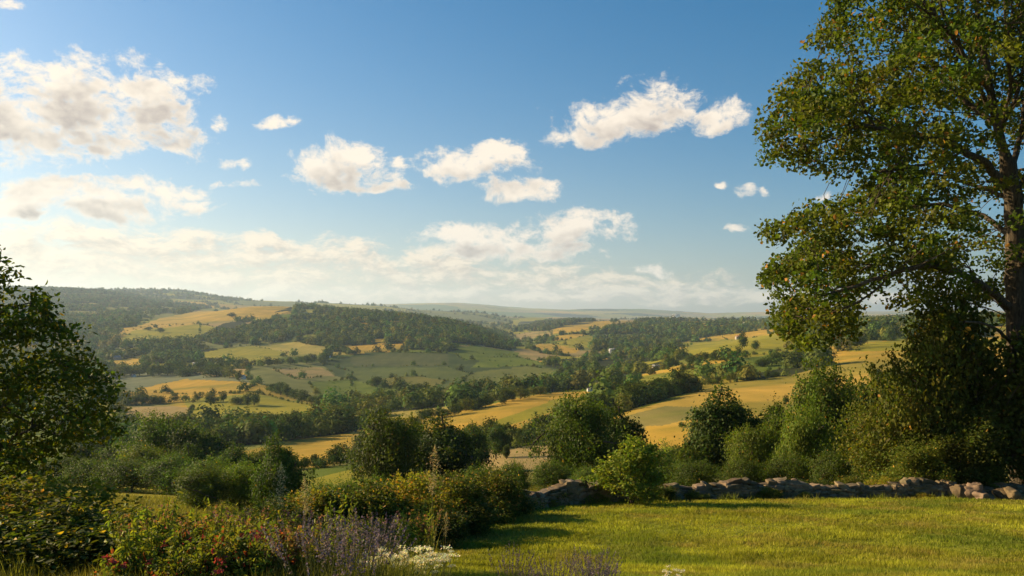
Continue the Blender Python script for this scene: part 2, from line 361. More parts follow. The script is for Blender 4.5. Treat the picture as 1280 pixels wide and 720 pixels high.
def terrain_part(name, yy, label_cols=760):
    s = np.concatenate([np.linspace(-1.6, -.80, 70)[:-1], np.linspace(-.80, .80, 1150), np.linspace(.80, 1.6, 70)[1:]])
    Y, S = np.meshgrid(yy, s, indexing='ij'); X = S * (Y + 30)
    x, y = X.ravel(), Y.ravel(); z = H(x, y)
    n, m = Y.shape; idx = np.arange(n * m).reshape(n, m)
    f = np.stack([idx[:-1, :-1], idx[:-1, 1:], idx[1:, 1:], idx[1:, :-1]], -1).reshape(-1, 4)
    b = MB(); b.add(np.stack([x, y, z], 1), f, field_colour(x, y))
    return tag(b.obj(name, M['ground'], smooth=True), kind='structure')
yfull = np.concatenate([np.linspace(-28, 2, 30)[:-1], np.exp(np.linspace(math.log(2), math.log(17800), 1050))])
i1 = int(np.searchsorted(yfull, 33)); i2 = int(np.searchsorted(yfull, 3200))
terrain_part('lawn', yfull[:i1 + 1])
terrain_part('valley_fields', yfull[i1:i2 + 1])
terrain_part('distant_hills', yfull[i2:])
# ground behind the viewer
_b = MB(); gx, gy = np.meshgrid(np.linspace(-45, 45, 10), np.linspace(-300, -28, 8)); 
_n = 80; idx = np.arange(80).reshape(8, 10)
_b.add(np.stack([gx.ravel() * 8, gy.ravel(), H(gx.ravel(), gy.ravel())], 1), np.stack([idx[:-1, :-1], idx[:-1, 1:], idx[1:, 1:], idx[1:, :-1]], -1).reshape(-1, 4), (.12, .13, .025))
tag(_b.obj('meadow', M['ground']), kind='structure')

# ------------------------------------------------------------------ foliage generators
def rand_dirs(n):
    v = rng.normal(size=(n, 3)); return v / np.linalg.norm(v, axis=1)[:, None]
def leaf_quads(b, P, size, cols, up=.35, aspect=.55, fold=False, out=None, outw=.5, mat=0):
    """one leaf (a folded, pointed blade) at every point P"""
    n = len(P)
    if n == 0: return
    nrm = rand_dirs(n) + np.array([0, 0, up])
    if out is not None: nrm = nrm + out * outw
    nrm /= np.linalg.norm(nrm, axis=1)[:, None] + 1e-9
    a = np.cross(nrm, rand_dirs(n)); a /= np.linalg.norm(a, axis=1)[:, None] + 1e-9
    c = np.cross(nrm, a)
    s = np.asarray(size) * rng.uniform(.65, 1.35, n); s = s[:, None]
    A = a * s * .5; C = c * s * .5 * aspect
    if not fold:
        V = np.stack([P - A, P + C + A * .1, P + A, P - C + A * .1], 1)
        fi = np.arange(n)[:, None] * 4 + np.array([0, 1, 2, 3])
        b.add(V.reshape(-1, 3), fi, np.repeat(cols, 4, 0), mat)
    else:
        Nn = nrm * s * .12
        V = np.stack([P - A, P + A, P + C - A * .25 + Nn, P + C * .8 + A * .45 + Nn, P - C - A * .25 + Nn, P - C * .8 + A * .45 + Nn], 1)
        k = np.arange(n)[:, None] * 6
        b.add(V.reshape(-1, 3), np.concatenate([k + np.array([0, 2, 3, 1]), k + np.array([0, 1, 5, 4])]), np.repeat(cols, 6, 0), mat)
def leaf_cols(n, base, var=.3, warm=.0, warmcol=(.30, .16, .03)):
    c = np.tile(np.array(base, float), (n, 1)) * rng.uniform(1 - var, 1 + var, (n, 1))
    c[:, 0] *= rng.uniform(.8, 1.3, n)
    if warm > 0:
        k = rng.random(n) < warm; c[k] = np.array(warmcol) * rng.uniform(.6, 1.3, (k.sum(), 1))
    return c
def frusta(b, P0, P1, R0, R1, sides=6, col=(.5, .4, .3), mat=0):
    d = P1 - P0; L = np.linalg.norm(d, axis=1)[:, None] + 1e-9; d = d / L
    h = np.where(np.abs(d[:, 2:3]) > .9, np.array([[1., 0, 0]]), np.array([[0, 0, 1.]]))
    u = np.cross(d, h); u /= np.linalg.norm(u, axis=1)[:, None]; w = np.cross(d, u)
    P0 = P0 - d * np.minimum(R0[:, None] * .3, L * .2)
    ang = np.arange(sides) * 2 * PI / sides
    ring = u[:, None] * np.cos(ang)[None, :, None] + w[:, None] * np.sin(ang)[None, :, None]
    V = np.concatenate([P0[:, None] + ring * R0[:, None, None], P1[:, None] + ring * R1[:, None, None]], 1)
    k = np.arange(len(P0))[:, None, None] * 2 * sides; i = np.arange(sides); j = (i + 1) % sides
    f = (k + np.stack([i, j, j + sides, i + sides], -1)[None]).reshape(-1, 4)
    b.add(V.reshape(-1, 3), f, np.tile(col, (V.shape[0] * V.shape[1], 1)), mat)
class Skel:
    def __init__(self, root): self.p = [np.array(root, float)]; self.par = [-1]; self.fix = [0.]
    def chain(self, pts, r0=None, r1=None, start=None):
        pts = [np.array(q, float) for q in pts]
        if start is None:
            A = np.array(self.p); start = int(np.argmin(((A - pts[0]) ** 2).sum(1)))
        i = start; prev = self.p[i]; full = [prev] + pts; total = len(pts)
        n = 0
        for a, q in enumerate(pts):
            seg = max(1, int(np.linalg.norm(q - prev) / self.step)); base = prev
            for s in range(1, seg + 1):
                t = s / seg; w = base + (q - base) * t
                if s < seg: w = w + rng.normal(0, self.step * .06, 3)
                self.p.append(w); self.par.append(i); i = len(self.p) - 1
                f = 0. if r0 is None else r0 + (r1 - r0) * ((a + t) / total)
                self.fix.append(f)
            prev = q
        return i
    def reach(self, T, droop=.12):
        T = np.array(T)
        A = np.array(self.p); d = ((T[:, None] - A[None]) ** 2).sum(2).min(1) if len(T) * len(A) < 4e7 else ((T - A[0]) ** 2).sum(1)
        for k in np.argsort(d):
            A = np.array(self.p); q = T[k]; dd = ((A - q) ** 2).sum(1); i = int(np.argmin(dd)); L = math.sqrt(dd[i])
            # prefer branching from closer to the root
            for _ in range(3):
                if self.par[i] >= 0 and L > self.step * 1.2: i = self.par[i]
            p0 = self.p[i]; L = np.linalg.norm(q - p0); n = max(2, int(L / self.step))
            side = rng.normal(0, .10 * L, 3); side[2] = abs(side[2]) * .5 - droop * L * .3
            for s in range(1, n + 1):
                t = s / n; w = p0 + (q - p0) * t + side * math.sin(PI * t) + rng.normal(0, self.step * .05, 3)
                self.p.append(w); self.par.append(i); self.fix.append(0.); i = len(self.p) - 1
    def tubes(self, b, tip=.008, ex=2.2, sides=7, minr=0, col=(1, 1, 1)):
        n = len(self.p); P = np.array(self.p); par = np.array(self.par); acc = np.zeros(n); R = np.zeros(n)
        for i in range(n - 1, -1, -1):
            R[i] = max(tip, acc[i] ** (1 / ex)) if acc[i] > 0 else tip
            if self.fix[i] > 0: R[i] = self.fix[i]
            if par[i] >= 0: acc[par[i]] += (R[i] if self.fix[i] == 0 else min(R[i], .05)) ** ex
        self.R = R
        k = np.nonzero(par >= 0)[0]; Rp = np.minimum(R[par[k]], R[k] * 1.6 + .01)
        k2 = k[R[k] >= minr]; Rp = Rp[R[k] >= minr]
        frusta(b, P[par[k2]], P[k2], Rp, R[k2], sides, col)

def crown_points(lobes, n, shell=.78):
    """points through the volume of several lobes (centre, radii), denser towards their outside"""
    w = np.array([r[0] * r[1] * r[2] for c, r in lobes]) ** .7; w = w / w.sum(); out = []
    ks = rng.choice(len(lobes), n, p=w)
    C = np.array([l[0] for l in lobes])[ks]; R = np.array([l[1] for l in lobes])[ks]
    d = rand_dirs(n); rr = (shell + (1 - shell) * rng.random(n)) ** .8
    rr = np.where(rng.random(n) < .15, rng.random(n) ** .5, rr)
    return C + d * R * rr[:, None], d
def lobed(h, w, z0=.12, n=14, seed=0):
    r = random.Random(seed); L = []
    for i in range(n):
        a = r.uniform(0, 2 * PI); t = r.uniform(0, 1)
        z = h * (z0 + (1 - z0) * (.25 + .62 * t)); prof = math.sin(PI * (.2 + .72 * t)) ** .8
        rad = w * .5 * prof * r.uniform(.3, 1.0); s = r.choice([r.uniform(.09, .16), r.uniform(.14, .27)]) * w * (.65 + .35 * prof)
        L.append(((math.cos(a) * rad, math.sin(a) * rad, z), (s, s, s * r.uniform(.65, .95))))
    L.append(((0, 0, h * .5), (w * .33, w * .33, h * .36)))
    return L
def sprouts(b, C, cen, w, h, leaf, base, n, fold, warm=0.):
    o = C - np.array([0, 0, cen]); o = o / (np.array([w, w, h]) * .5); rad = np.linalg.norm(o, axis=1); k = np.nonzero((rad > .62) & (C[:, 2] > h * .15))[0]
    if len(k) == 0: return
    k = rng.choice(k, n); d = C[k] - np.array([0, 0, cen]); d /= np.linalg.norm(d, axis=1)[:, None]; d = d + rng.normal(0, .35, d.shape) + np.array([0, 0, .45]); d /= np.linalg.norm(d, axis=1)[:, None]
    L = w * rng.uniform(.05, .17, n); m = 26; t = rng.random((n, m)); P = (C[k][:, None] + d[:, None] * (t * L[:, None])[..., None] + rng.normal(0, 1, (n, m, 3)) * leaf * .7 * (1.25 - t)[..., None]).reshape(-1, 3)
    leaf_quads(b, P, leaf * .9, leaf_cols(len(P), np.array(base) * 1.15, .35), fold=fold, up=.5, aspect=.6)
def tree_meshes(name, h, w, nleaf, leaf, base, seed, warm=.008, z0=.12, nl=14, clump=True, fold=False, var=.3, branches=50, lean=0, matl='leaf', trunkr=.035):
    """(crown mesh, trunk mesh) for a tree of height h and width w standing at the origin"""
    global rng
    rng = np.random.default_rng(seed + 1000)
    L = lobed(h, w, z0, nl, seed)
    nc = max(20, nleaf // 26)
    C, d = crown_points(L, nc)
    C = C * (1 + .22 * fbm(C[:, 0] * 4 / w + C[:, 2] * 3 / h + seed, C[:, 1] * 4 / w - C[:, 2] * 3 / h, seed, 2)[:, None])
    C = C[C[:, 2] > h * z0 * .6]
    b = MB()
    rep = np.repeat(np.arange(len(C)), nleaf // max(1, len(C)))
    cs = w * .045 + leaf * .7
    P = C[rep] + rng.normal(0, 1, (len(rep), 3)) * np.array([cs, cs, cs * .7])
    cb = leaf_cols(len(C), base, var) * (1 + .5 * fbm(C[:, 0] * 5 / w + seed, C[:, 2] * 5 / h + C[:, 1] * 4 / w, seed + 3, 2)[:, None])
    cols = cb[rep] * rng.uniform(.75, 1.25, (len(rep), 1))
    if warm > 0:
        k = rng.random(len(rep)) < warm; cols[k] = np.array([.26, .13, .025]) * rng.uniform(.6, 1.2, (k.sum(), 1))
    out = P - np.array([0, 0, h * .45]); out /= np.linalg.norm(out, axis=1)[:, None]
    leaf_quads(b, P, leaf, cols, fold=fold, out=out, outw=1.1, aspect=.7)
    if matl == 'leaf': sprouts(b, C, h * .45, w, h, leaf, base, 130, fold)
    crown = b.mesh(name + '_crown', M[matl])
    sk = Skel((0, 0, -.4)); sk.step = h * .045
    sk.chain([(lean * .1, 0, h * .15), (w * .02, w * .01, h * .4), (w * .03, 0, h * .62)], h * trunkr, h * trunkr * .3, 0)
    if branches:
        idx = rng.choice(len(C), min(branches, len(C)), False); sk.reach(C[idx])
    tb = MB(); sk.tubes(tb, tip=max(.012, h * .0025), sides=5)
    trunk = tb.mesh(name + '_trunk', M['bark'], True)
    return crown, trunk
G_OAK = (.052, .074, .013); G_DARK = (.036, .057, .013); G_LIGHT = (.070, .092, .015); G_BLUE = (.042, .062, .016)

# ------------------------------------------------------------------ near trees beyond the wall: things with trunk and crown
near_kinds = [
 tree_meshes('broad_oak', 1., 1.15, 21000, .032, G_OAK, 1, nl=26, z0=.03),
 tree_meshes('round_tree', 1., .95, 21000, .032, G_DARK, 2, nl=24, z0=.03),
 tree_meshes('ragged_tree', 1., .85, 19000, .034, G_BLUE, 3, nl=20, z0=.03),
 tree_meshes('bushy_tree', 1., 1.3, 20000, .034, G_LIGHT, 4, nl=24, z0=.04),
 tree_meshes('tall_thorn', 1., .62, 14000, .034, G_OAK, 5, nl=12),
 tree_meshes('low_scrub', 1., 1.7, 17000, .036, (.052, .078, .016), 6, nl=16, z0=.02),
]
tree_no = [0]
def near_tree(px, base, hpx, wpx, kind, D=None, label='', name='broadleaf_tree', group='trees standing just beyond the garden wall'):
    D = D or hit(px, base, 33); g = ground(px, D)
    top = (HY - (base - hpx)) / F * D; h = max(1.2, top - g[2]) * (1.1 if hpx > 60 else 1.); w = wpx / F * D
    crown, trunk = near_kinds[kind]; w0 = [1.15, .95, .85, 1.3, .62, 1.7][kind]
    e = empty(name, g, tree_no[0] * 2.4); tree_no[0] += 1; s = w / w0
    e.scale = (s, s, h / 1.0)
    link('crown', crown, e); link('trunk', trunk, e)
    return tag(e, label, 'tree' if 'tree' in name else 'bush', group)
NT = [
 (722, 606, 92, 92, 0, 66, 'broad oak beyond the stone wall, left half of the pair behind the pale leafy bush'),
 (775, 606, 86, 84, 1, 70, 'rounded dark oak, right half of the pair behind the pale leafy bush'),
 (903, 606, 108, 96, 1, 62, 'big round-headed dark tree rising over the stone wall before the golden field'),
 (972, 604, 84, 72, 2, 66, 'smaller grey-green tree between the round-headed tree and the tall copse'),
 (1035, 606, 122, 104, 0, 58, 'tall bushy tree of the copse, its top against the golden field'),
 (1085, 606, 124, 84, 2, 60, 'dark upright tree at the back of the copse beside the ivy-green thicket'),
 (1010, 604, 80, 70, 3, 50, 'light green shrubby tree low in front of the copse'),
 (850, 603, 44, 64, 3, 60, 'low pale thicket tree at the left foot of the round-headed tree'),
 (945, 603, 62, 70, 3, 54, 'low rounded tree at the right foot of the round-headed tree'),
 (555, 610, 78, 100, 1, 72, 'dark spreading tree in the middle, right half of its clump above the flowering hedge'),
 (490, 612, 78, 86, 0, 66, 'lighter olive tree in the middle, left half of its clump beside the green paddock'),
 (520, 608, 64, 70, 2, 80, 'narrow dark tree peeping between the two halves of the middle clump'),
 (350, 632, 76, 62, 1, 46, 'single dark round tree standing left of the green paddock'),
 (300, 634, 52, 70, 3, 54, 'light bushy tree in the lower thicket left of the dark round tree'),
 (250, 640, 50, 66, 0, 52, 'rounded olive tree lowest in the thicket, just over the flower bed'),
 (205, 606, 72, 84, 0, 108, 'largest broad olive tree in the clump above the pale meadow'),
 (150, 602, 52, 66, 1, 112, 'dark round tree at the left end of the clump above the pale meadow'),
 (256, 606, 64, 62, 2, 104, 'ragged tree at the right end of the clump above the pale meadow'),
 (180, 600, 40, 60, 3, 92, 'low pale bush tree in front of the clump above the pale meadow'),
 (232, 600, 42, 58, 1, 88, 'small round tree tucked under the ragged tree in the left clump'),
 (110, 600, 44, 56, 2, 116, 'grey-green tree half hidden behind the drooping leaves on the left'),
 (290, 606, 50, 56, 1, 92, 'dark tree between the left clump and the lower thicket'),
 (325, 604, 38, 46, 0, 96, 'small olive tree behind the single dark round tree'),
 (460, 584, 48, 44, 1, 150, 'dark tree behind the olive tree of the middle clump'),
 (492, 572, 44, 42, 2, 170, 'upright tree above the left shoulder of the middle clump'),
 (633, 574, 18, 10, 4, None, 'tiny clipped round-topped tree alone in the tan paddock'),
 (620, 556, 26, 30, 1, 175, 'dark round tree at the top left corner of the tan paddock'),
 (590, 572, 40, 46, 1, 120, 'dark tree at the right shoulder of the middle clump'),
]
for a in NT:
    near_tree(*a[:4], a[4], a[5], a[6], name='small_tree' if a[2] < 20 else 'broadleaf_tree')
SC = [(120, 612, 34, 80, 84), (165, 612, 36, 90, 80), (215, 614, 40, 90, 78), (265, 622, 44, 90, 66), (75, 610, 36, 90, 88), (820, 607, 34, 70, 56), (870, 608, 30, 70, 46), (640, 606, 24, 60, 44), (690, 604, 24, 60, 52), (600, 612, 26, 60, 38), (930, 608, 30, 60, 42), (985, 610, 38, 70, 42),
      (1040, 612, 44, 64, 40), (1090, 612, 52, 60, 42), (430, 628, 24, 60, 40), (400, 640, 30, 70, 36), (470, 632, 30, 70, 34), (530, 626, 30, 60, 32), (740, 608, 22, 50, 48)]
SL = ['scrub bush at the left foot of the clump above the pale meadow', 'scrub bush under the dark round tree of the left clump', 'scrub bush under the largest broad olive tree', 'scrub bush between the left clump and the rounded olive tree', 'scrub bush just right of the leaning tree above the pale meadow', 'scrub bush at the left foot of the round-headed tree', 'scrub bush directly over the wall under the round-headed tree', 'low scrub bush over the left end of the wall below the tan paddock',
      'low scrub bush over the wall below the oak pair', 'scrub bush between the flowering hedge and the tan paddock', 'scrub bush over the wall right of the round-headed tree',
      'scrub bush over the wall under the tall copse', 'tall scrub bush under the dark upright tree of the copse', 'tallest scrub bush, touching the ivy-green thicket',
      'scrub bush at the foot of the green paddock', 'scrub bush left of the green paddock above the flower bed', 'scrub bush below the olive tree of the middle clump',
      'scrub bush below the dark tree of the middle clump', 'small scrub bush over the wall behind the pale leafy bush']
for (px, base, hp, wp, D), lb in zip(SC, SL): near_tree(px, base, hp, wp, 5, D, lb, 'scrub_bush', 'scrub bushes behind the stone wall')

# ------------------------------------------------------------------ hedgerow trees and woods farther off
far_kinds = [tree_meshes('hedge_tree_%d' % i, 1., w, n, l, c, 20 + i, warm=.0, nl=9, branches=0, matl='leaf_far', var=.25, z0=z)
             for i, (w, n, l, c, z) in enumerate([(1.05, 1500, .085, G_OAK, .08), (.9, 1500, .085, G_DARK, .1), (1.25, 1500, .085, G_BLUE, .02), (.75, 1400, .085, G_OAK, .1),
                                                   (1.5, 1500, .09, G_DARK, .0), (1.1, 1500, .085, (.085, .095, .02), .05)])]
def merge_far(k):
    # crown and trunk as one mesh with two materials: too small in the picture to show parts
    crown, trunk = far_kinds[k]
    b = MB()
    for me, mi in ((crown, 0), (trunk, 1)):
        n = len(me.vertices); v = np.zeros(n * 3, np.float32); me.vertices.foreach_get('co', v)
        f = np.zeros(len(me.loops), np.int32); me.loops.foreach_get('vertex_index', f)
        c = np.zeros(n * 4, np.float32); me.attributes['Col'].data.foreach_get('color', c)
        b.add(v.reshape(-1, 3), f.reshape(-1, 4), c.reshape(-1, 4)[:, :3], mi)
    return b.mesh('hedge_tree_mesh', [M['leaf_far'], M['bark']])
far_meshes = [merge_far(k) for k in range(6)]
HEDGES = [  # points (px, py of the foot), height px low/high, spacing px, distance range, label
 ([(280, 598), (330, 588), (380, 587), (450, 577)], 16, 28, 11, 90, 330, 'dark tree in the hedge between the green paddock and the golden strip'),
 ([(100, 566), (200, 562), (280, 556), (340, 550), (400, 541), (440, 540)], 18, 32, 9, 140, 520, 'tree in the dark belt across the valley left of the golden strip'),
 ([(130, 548), (220, 546), (300, 541), (380, 532), (430, 530)], 14, 26, 10, 300, 560, 'tree at the back of the dark belt below the striped yellow field'),
 ([(505, 536), (540, 524), (600, 511), (650, 499), (700, 489), (742, 484)], 9, 17, 8, 330, 650, 'round tree along the upper edge of the smooth golden field'),
 ([(560, 566), (600, 558), (640, 556), (680, 546), (720, 534), (760, 519), (800, 505), (860, 488)], 18, 34, 8, 120, 480, 'dark tree in the thick hedge running up between the two golden fields'),
 ([(690, 552), (730, 540), (770, 526)], 14, 26, 11, 120, 420, 'tree on the near side of the thick hedge between the two golden fields'),
 ([(862, 486), (900, 479), (950, 473), (990, 469)], 8, 15, 9, 250, 560, 'small round tree in the hedge along the top of the large golden field'),
 ([(955, 458), (1000, 452), (1045, 440), (1085, 432)], 10, 17, 8, 350, 900, 'tree in the short dark hedge below the drooping boughs'),
 ([(340, 490), (370, 500), (410, 512), (435, 520)], 10, 16, 9, 400, 800, 'tree in the hedge at the right end of the striped yellow field'),
 ([(150, 506), (200, 504), (260, 503), (330, 508)], 8, 17, 9, 450, 900, 'tree in the low hedge below the long yellow field'),
 ([(145, 470), (200, 470), (262, 468), (290, 473), (312, 482)], 10, 20, 8, 550, 1100, 'tree in the hedge above the long yellow field'),
 ([(320, 458), (350, 456), (395, 452)], 6, 12, 6, 700, 1300, 'tree in the hedge under the wooded hill'),
 ([(862, 456), (890, 450), (925, 446), (940, 452)], 7, 14, 7, 400, 1000, 'tree in the dark clump left of the sloping pasture'),
 ([(745, 470), (780, 466), (820, 468)], 7, 14, 8, 450, 1000, 'tree by the small yellow field in the valley bottom'),
 ([(660, 482), (690, 474), (720, 468)], 7, 13, 8, 450, 1100, 'tree at the right foot of the shaded hillside'),
 ([(470, 482), (500, 490), (540, 492)], 8, 15, 8, 450, 800, 'tree at the foot of the shaded field'),
]
ind = []; cand = []
def polyline(pts, sp):
    out = []
    for (x0, y0), (x1, y1) in zip(pts[:-1], pts[1:]):
        n = max(1, int(math.hypot(x1 - x0, y1 - y0) / sp))
        for i in range(n): out.append((x0 + (x1 - x0) * i / n, y0 + (y1 - y0) * i / n))
    return out
R = random.Random(5)
for pts, h0, h1, sp, d0, d1, lb in HEDGES:
    for px, py in polyline(pts, sp):
        px += R.uniform(-3, 3); py += R.uniform(-1.5, 1.5); D = hit(px, py, d0, d1)
        hpx = R.uniform(h0, h1); cand.append((hpx, px, D, lb))
SOLO = [(1097, 474, 15, 20, 'round lone tree near the right end of the large golden field'), (982, 507, 13, 9, 'small dark thorn alone in the middle of the large golden field'),
        (1028, 466, 15, 9, 'thin little tree alone on the upper edge of the large golden field'), (1120, 478, 20, 26, 'dark bushy tree at the edge of the ivy-green thicket'),
        (928, 437, 22, 13, 'tall lone tree on the sloping pasture beside the little red barn'), (945, 438, 12, 12, 'pale round tree on the sloping pasture'),
        (953, 458, 10, 12, 'dark bush on the short hedge end of the sloping pasture'), (290, 397, 6, 12, 'round bush on the far gold field under the skyline'),
        (200, 416, 7, 9, 'lone round tree on the pale slope below the far gold field'), (185, 413, 5, 9, 'small dark bush left of the lone round tree on the pale slope'),
        (784, 490, 10, 8, 'small dark bush at the corner of the yellow-green field'), (345, 492, 9, 10, 'bush alone on the pale upland field'),
        (852, 535, 8, 9, 'small round bush at the fence of the gold patch behind the oak pair')]
for px, py, hp, wp, lb in SOLO:
    D = hit(px, py, 100); g = ground(px, D); h = hp / F * D; w = wp / F * D
    k = R.choice([0, 1]); o = link('field_tree', far_meshes[k], None); o.location = g; o.scale = (w / 1., w / 1., h); o.rotation_euler[2] = R.uniform(0, 6)
    tag(o, lb, 'tree')
woods_pts = []
def wood_points(poly, d0, d1, sp, h):
    xs = [p[0] for p in poly]; x0, x1 = min(xs), max(xs)
    # uniform over the ground: bands of distance
    D = d0; out = []
    while D < d1:
        step = sp; X0 = (x0 - CX) / F * D; X1 = (x1 - CX) / F * D
        n = int((X1 - X0) / sp)
        if n > 0:
            x = X0 + (np.arange(n) + rng.random(n)) * sp; y = D + rng.random(n) * sp
            z = H(x, y); px = CX + F * x / y; py = HY - F * z / y
            k = inpoly(px, py, poly) & (glade(x, y) > -.16 - .3 * (sp < 8) + .19 * (sp == 14))
            out.append(np.stack([x[k], y[k], z[k]], 1))
        D += step
        sp = sp * (1.0 + .0)
    return np.concatenate(out) if out else np.zeros((0, 3))
def visible(P, lift):
    """roughly: can the tops of trees at P be seen over the ground in front"""
    vis = np.ones(len(P), bool); ty = (P[:, 2] + lift) / P[:, 1]
    for t in np.linspace(.25, .985, 50):
        x, y = P[:, 0] * t, P[:, 1] * t; vis &= (H(x, y) / y) < ty + .0008
    return vis
allw = []
for poly, d0, d1, sp, h in WOODS:
    P = wood_points(poly, d0, d1, sp, h); P = P[visible(P, h)]
    allw.append(np.concatenate([P, np.full((len(P), 1), h)], 1))
# hedges along the borders of the patchwork
n = 900000; D = np.exp(rng.uniform(math.log(330), math.log(6500), n)); x = (rng.uniform(-60, 1240, n) - CX) / F * D; keep = rng.random(n) < np.clip((D / 2600) ** 1.1, .06, 1) ; x, D = x[keep], D[keep]
e = 1.6 + D / 900; c0 = cell(x - e, D - e); c1 = cell(x + e, D + e); k = (c0 != c1) & (fbm(x / 30, D / 30, 12, 2) > -.3); x, y = x[k], D[k]; z = H(x, y)
qx, qy = CX + F * x / y, HY - F * z / y; k = np.ones(len(x), bool)
for col, poly, d0, d1 in FIELDS[3:]: k &= ~(inpoly(qx, qy, poly) & (y > d0) & (y < d1))
P = np.stack([x, y, z], 1)[k]; P = P[visible(P, 5)]; print('patch hedge', len(P))
allw.append(np.concatenate([P, (np.where(rng.random(len(P)) < .22, 7.5, 3.2) * rng.uniform(.7, 1.3, len(P)) * (1 + P[:, 1] / 7000))[:, None]], 1))
EDGE = []
for col, poly, d0, d1 in FIELDS[3:]:
    if d1 - d0 < 100 or d1 > 7000 or d0 < 190: continue
    for (x0, y0), (x1, y1) in zip(poly, poly[1:] + poly[:1]):
        if max(x0, x1) < 0 or min(x0, x1) > 1180 or R.random() < .22: continue
        D0, D1 = hit(x0, y0, d0, d1), hit(x1, y1, d0, d1); a = np.array([(x0 - CX) / F * D0, D0]); c = np.array([(x1 - CX) / F * D1, D1]); L = np.linalg.norm(c - a)
        if L > 900 or L < 5 or min(D0, D1) < 430: continue
        sp = 3.2 + D0 / 400.; n = int(L / sp)
        if n < 2: continue
        t = (np.arange(n) + rng.random(n)) / n; X = a[0] + (c[0] - a[0]) * t + rng.normal(0, .8, n); Y = a[1] + (c[1] - a[1]) * t + rng.normal(0, .8, n)
        g = fbm(X / 25, Y / 25, 88, 2) > -.22; X, Y = X[g], Y[g]
        if len(X): EDGE.append(np.stack([X, Y, H(X, Y), np.where(rng.random(len(X)) < .10, 5.5, 1.9) * rng.uniform(.6, 1.3, len(X))], 1))
W = np.concatenate(allw)
# keep the woods off the gold and pasture of the far slope
zz = W[:, 2]; wpx = CX + F * W[:, 0] / W[:, 1]; wpy = HY - F * zz / W[:, 1]
for col, poly, d0, d1 in FIELDS[22:]:
    if col in (GOLD2, GOLD, YG): 
        k = inpoly(wpx, wpy, poly) & (W[:, 1] > d0) & (W[:, 1] < d1); W = W[~k]; wpx = wpx[~k]; wpy = wpy[~k]
print('wood trees', len(W), 'hedge candidates', len(cand))
# individuals: hedge trees and the largest-looking wood trees, 240 in all
EDGE = np.concatenate(EDGE)
rest = []
for hpx, px, D, lb in cand: ind.append((hpx, px, D, lb))
ind.sort(key=lambda q: -q[0]); extra = ind[236:]; ind = ind[:236]
for i, (hpx, px, D, lb) in enumerate(ind):
    k = R.choice([0, 0, 1, 2, 3, 4, 5]); g = ground(px, D); h = hpx / F * D; w0 = [1.05, .9, 1.25, .75, 1.5, 1.1][k]
    o = link('hedgerow_tree', far_meshes[k]); o.location = g; s = h * R.uniform(.85, 1.25)
    if k == 4: h *= .75
    o.scale = (s, s, h); o.rotation_euler[2] = R.uniform(0, 6.28)
    tag(o, lb, 'tree', 'trees: ' + lb)
for hpx, px, D, lb in extra:
    g = ground(px, D); rest.append((g[0], g[1], g[2], hpx / F * D))
W = np.concatenate([W, EDGE[visible(EDGE, 3.)]] + ([np.array(rest)] if rest else []))
# the rest: one mass. tree = a lump of small leaf faces, fewer where it is farther off
def forest(name, W, base):
    b = MB(); D = W[:, 1]; n = len(W); h = W[:, 3] * rng.uniform(.55, 1.5, n)
    cb = leaf_cols(n, base, .45); cb[:, 0] *= rng.uniform(.8, 1.5, n)
    cnt = np.clip(220 * (800. / D), 16, 260).astype(int)
    rep = np.repeat(np.arange(n), cnt); d = rand_dirs(len(rep)); d[:, 2] = np.abs(d[:, 2]) * 1.1 - .15
    rr = rng.uniform(.55, 1.05, len(rep))[:, None]
    lump = 1 + .35 * np.sin(d[:, :1] * 5 + rep[:, None]) * np.cos(d[:, 1:2] * 6 + rep[:, None] * 2)
    P = W[rep, :3] + d * rr * lump * np.stack([h * .55, h * .55, h * .75], 1)[rep] + np.stack([0 * h, 0 * h, h * .22], 1)[rep]
    size = (h * 3.6 / np.sqrt(cnt))[rep] * .62
    leaf_quads(b, P, size, cb[rep] * rng.uniform(.8, 1.2, (len(rep), 1)), out=d, outw=2.6, up=.1, aspect=.9)
    return tag(b.obj(name, M['leaf_far']), kind='stuff')
rng = np.random.default_rng(99)
side = W[:, 0] / W[:, 1]
fo = forest('woodland', W[W[:, 1] <= 2600], (.050, .074, .020)); tag(fo, 'dark mixed woods covering the hills and filling the valley bottom', 'woodland')
fo = forest('distant_woodland', W[W[:, 1] > 2600], (.048, .068, .024)); tag(fo, 'hazy far-off woods on the back ridges', 'woodland')

# ------------------------------------------------------------------ big tree on the right
def silhouette_points(poly, n, D0, depth, keep=None):
    xs = [p[0] for p in poly]; ys = [p[1] for p in poly]; out = []
    while len(out) < n:
        x = R.uniform(min(xs), max(xs)); y = R.uniform(min(ys), max(ys))
        if not inpoly(np.array([x]), np.array([y]), poly)[0]: continue
        # distance to outline (px) sets how thick the crown is there
        e = min(seg_dist(x, y, poly[i], poly[(i + 1) % len(poly)]) for i in range(len(poly)))
        th = depth * math.sqrt(min(1, e / 110)) + depth * .12
        out.append(at(x, y, D0 + R.uniform(-1, 1) * th))
    return np.array(out)
def seg_dist(x, y, a, b):
    dx, dy = b[0] - a[0], b[1] - a[1]; t = max(0, min(1, ((x - a[0]) * dx + (y - a[1]) * dy) / (dx * dx + dy * dy + 1e-9)))
    return math.hypot(x - a[0] - t * dx, y - a[1] - t * dy)
BD = 36.
def trace(pts, D0=BD, dd=None):
    return [at(p[0], p[1], D0 + (p[2] if len(p) > 2 else 0)) for p in pts]
rng = np.random.default_rng(4)
root = empty('tall_tree', ground(1279, BD)); tag(root, 'tall leafy tree with spreading boughs at the right edge, behind the stone wall', 'tree')
off = np.array(root.location)
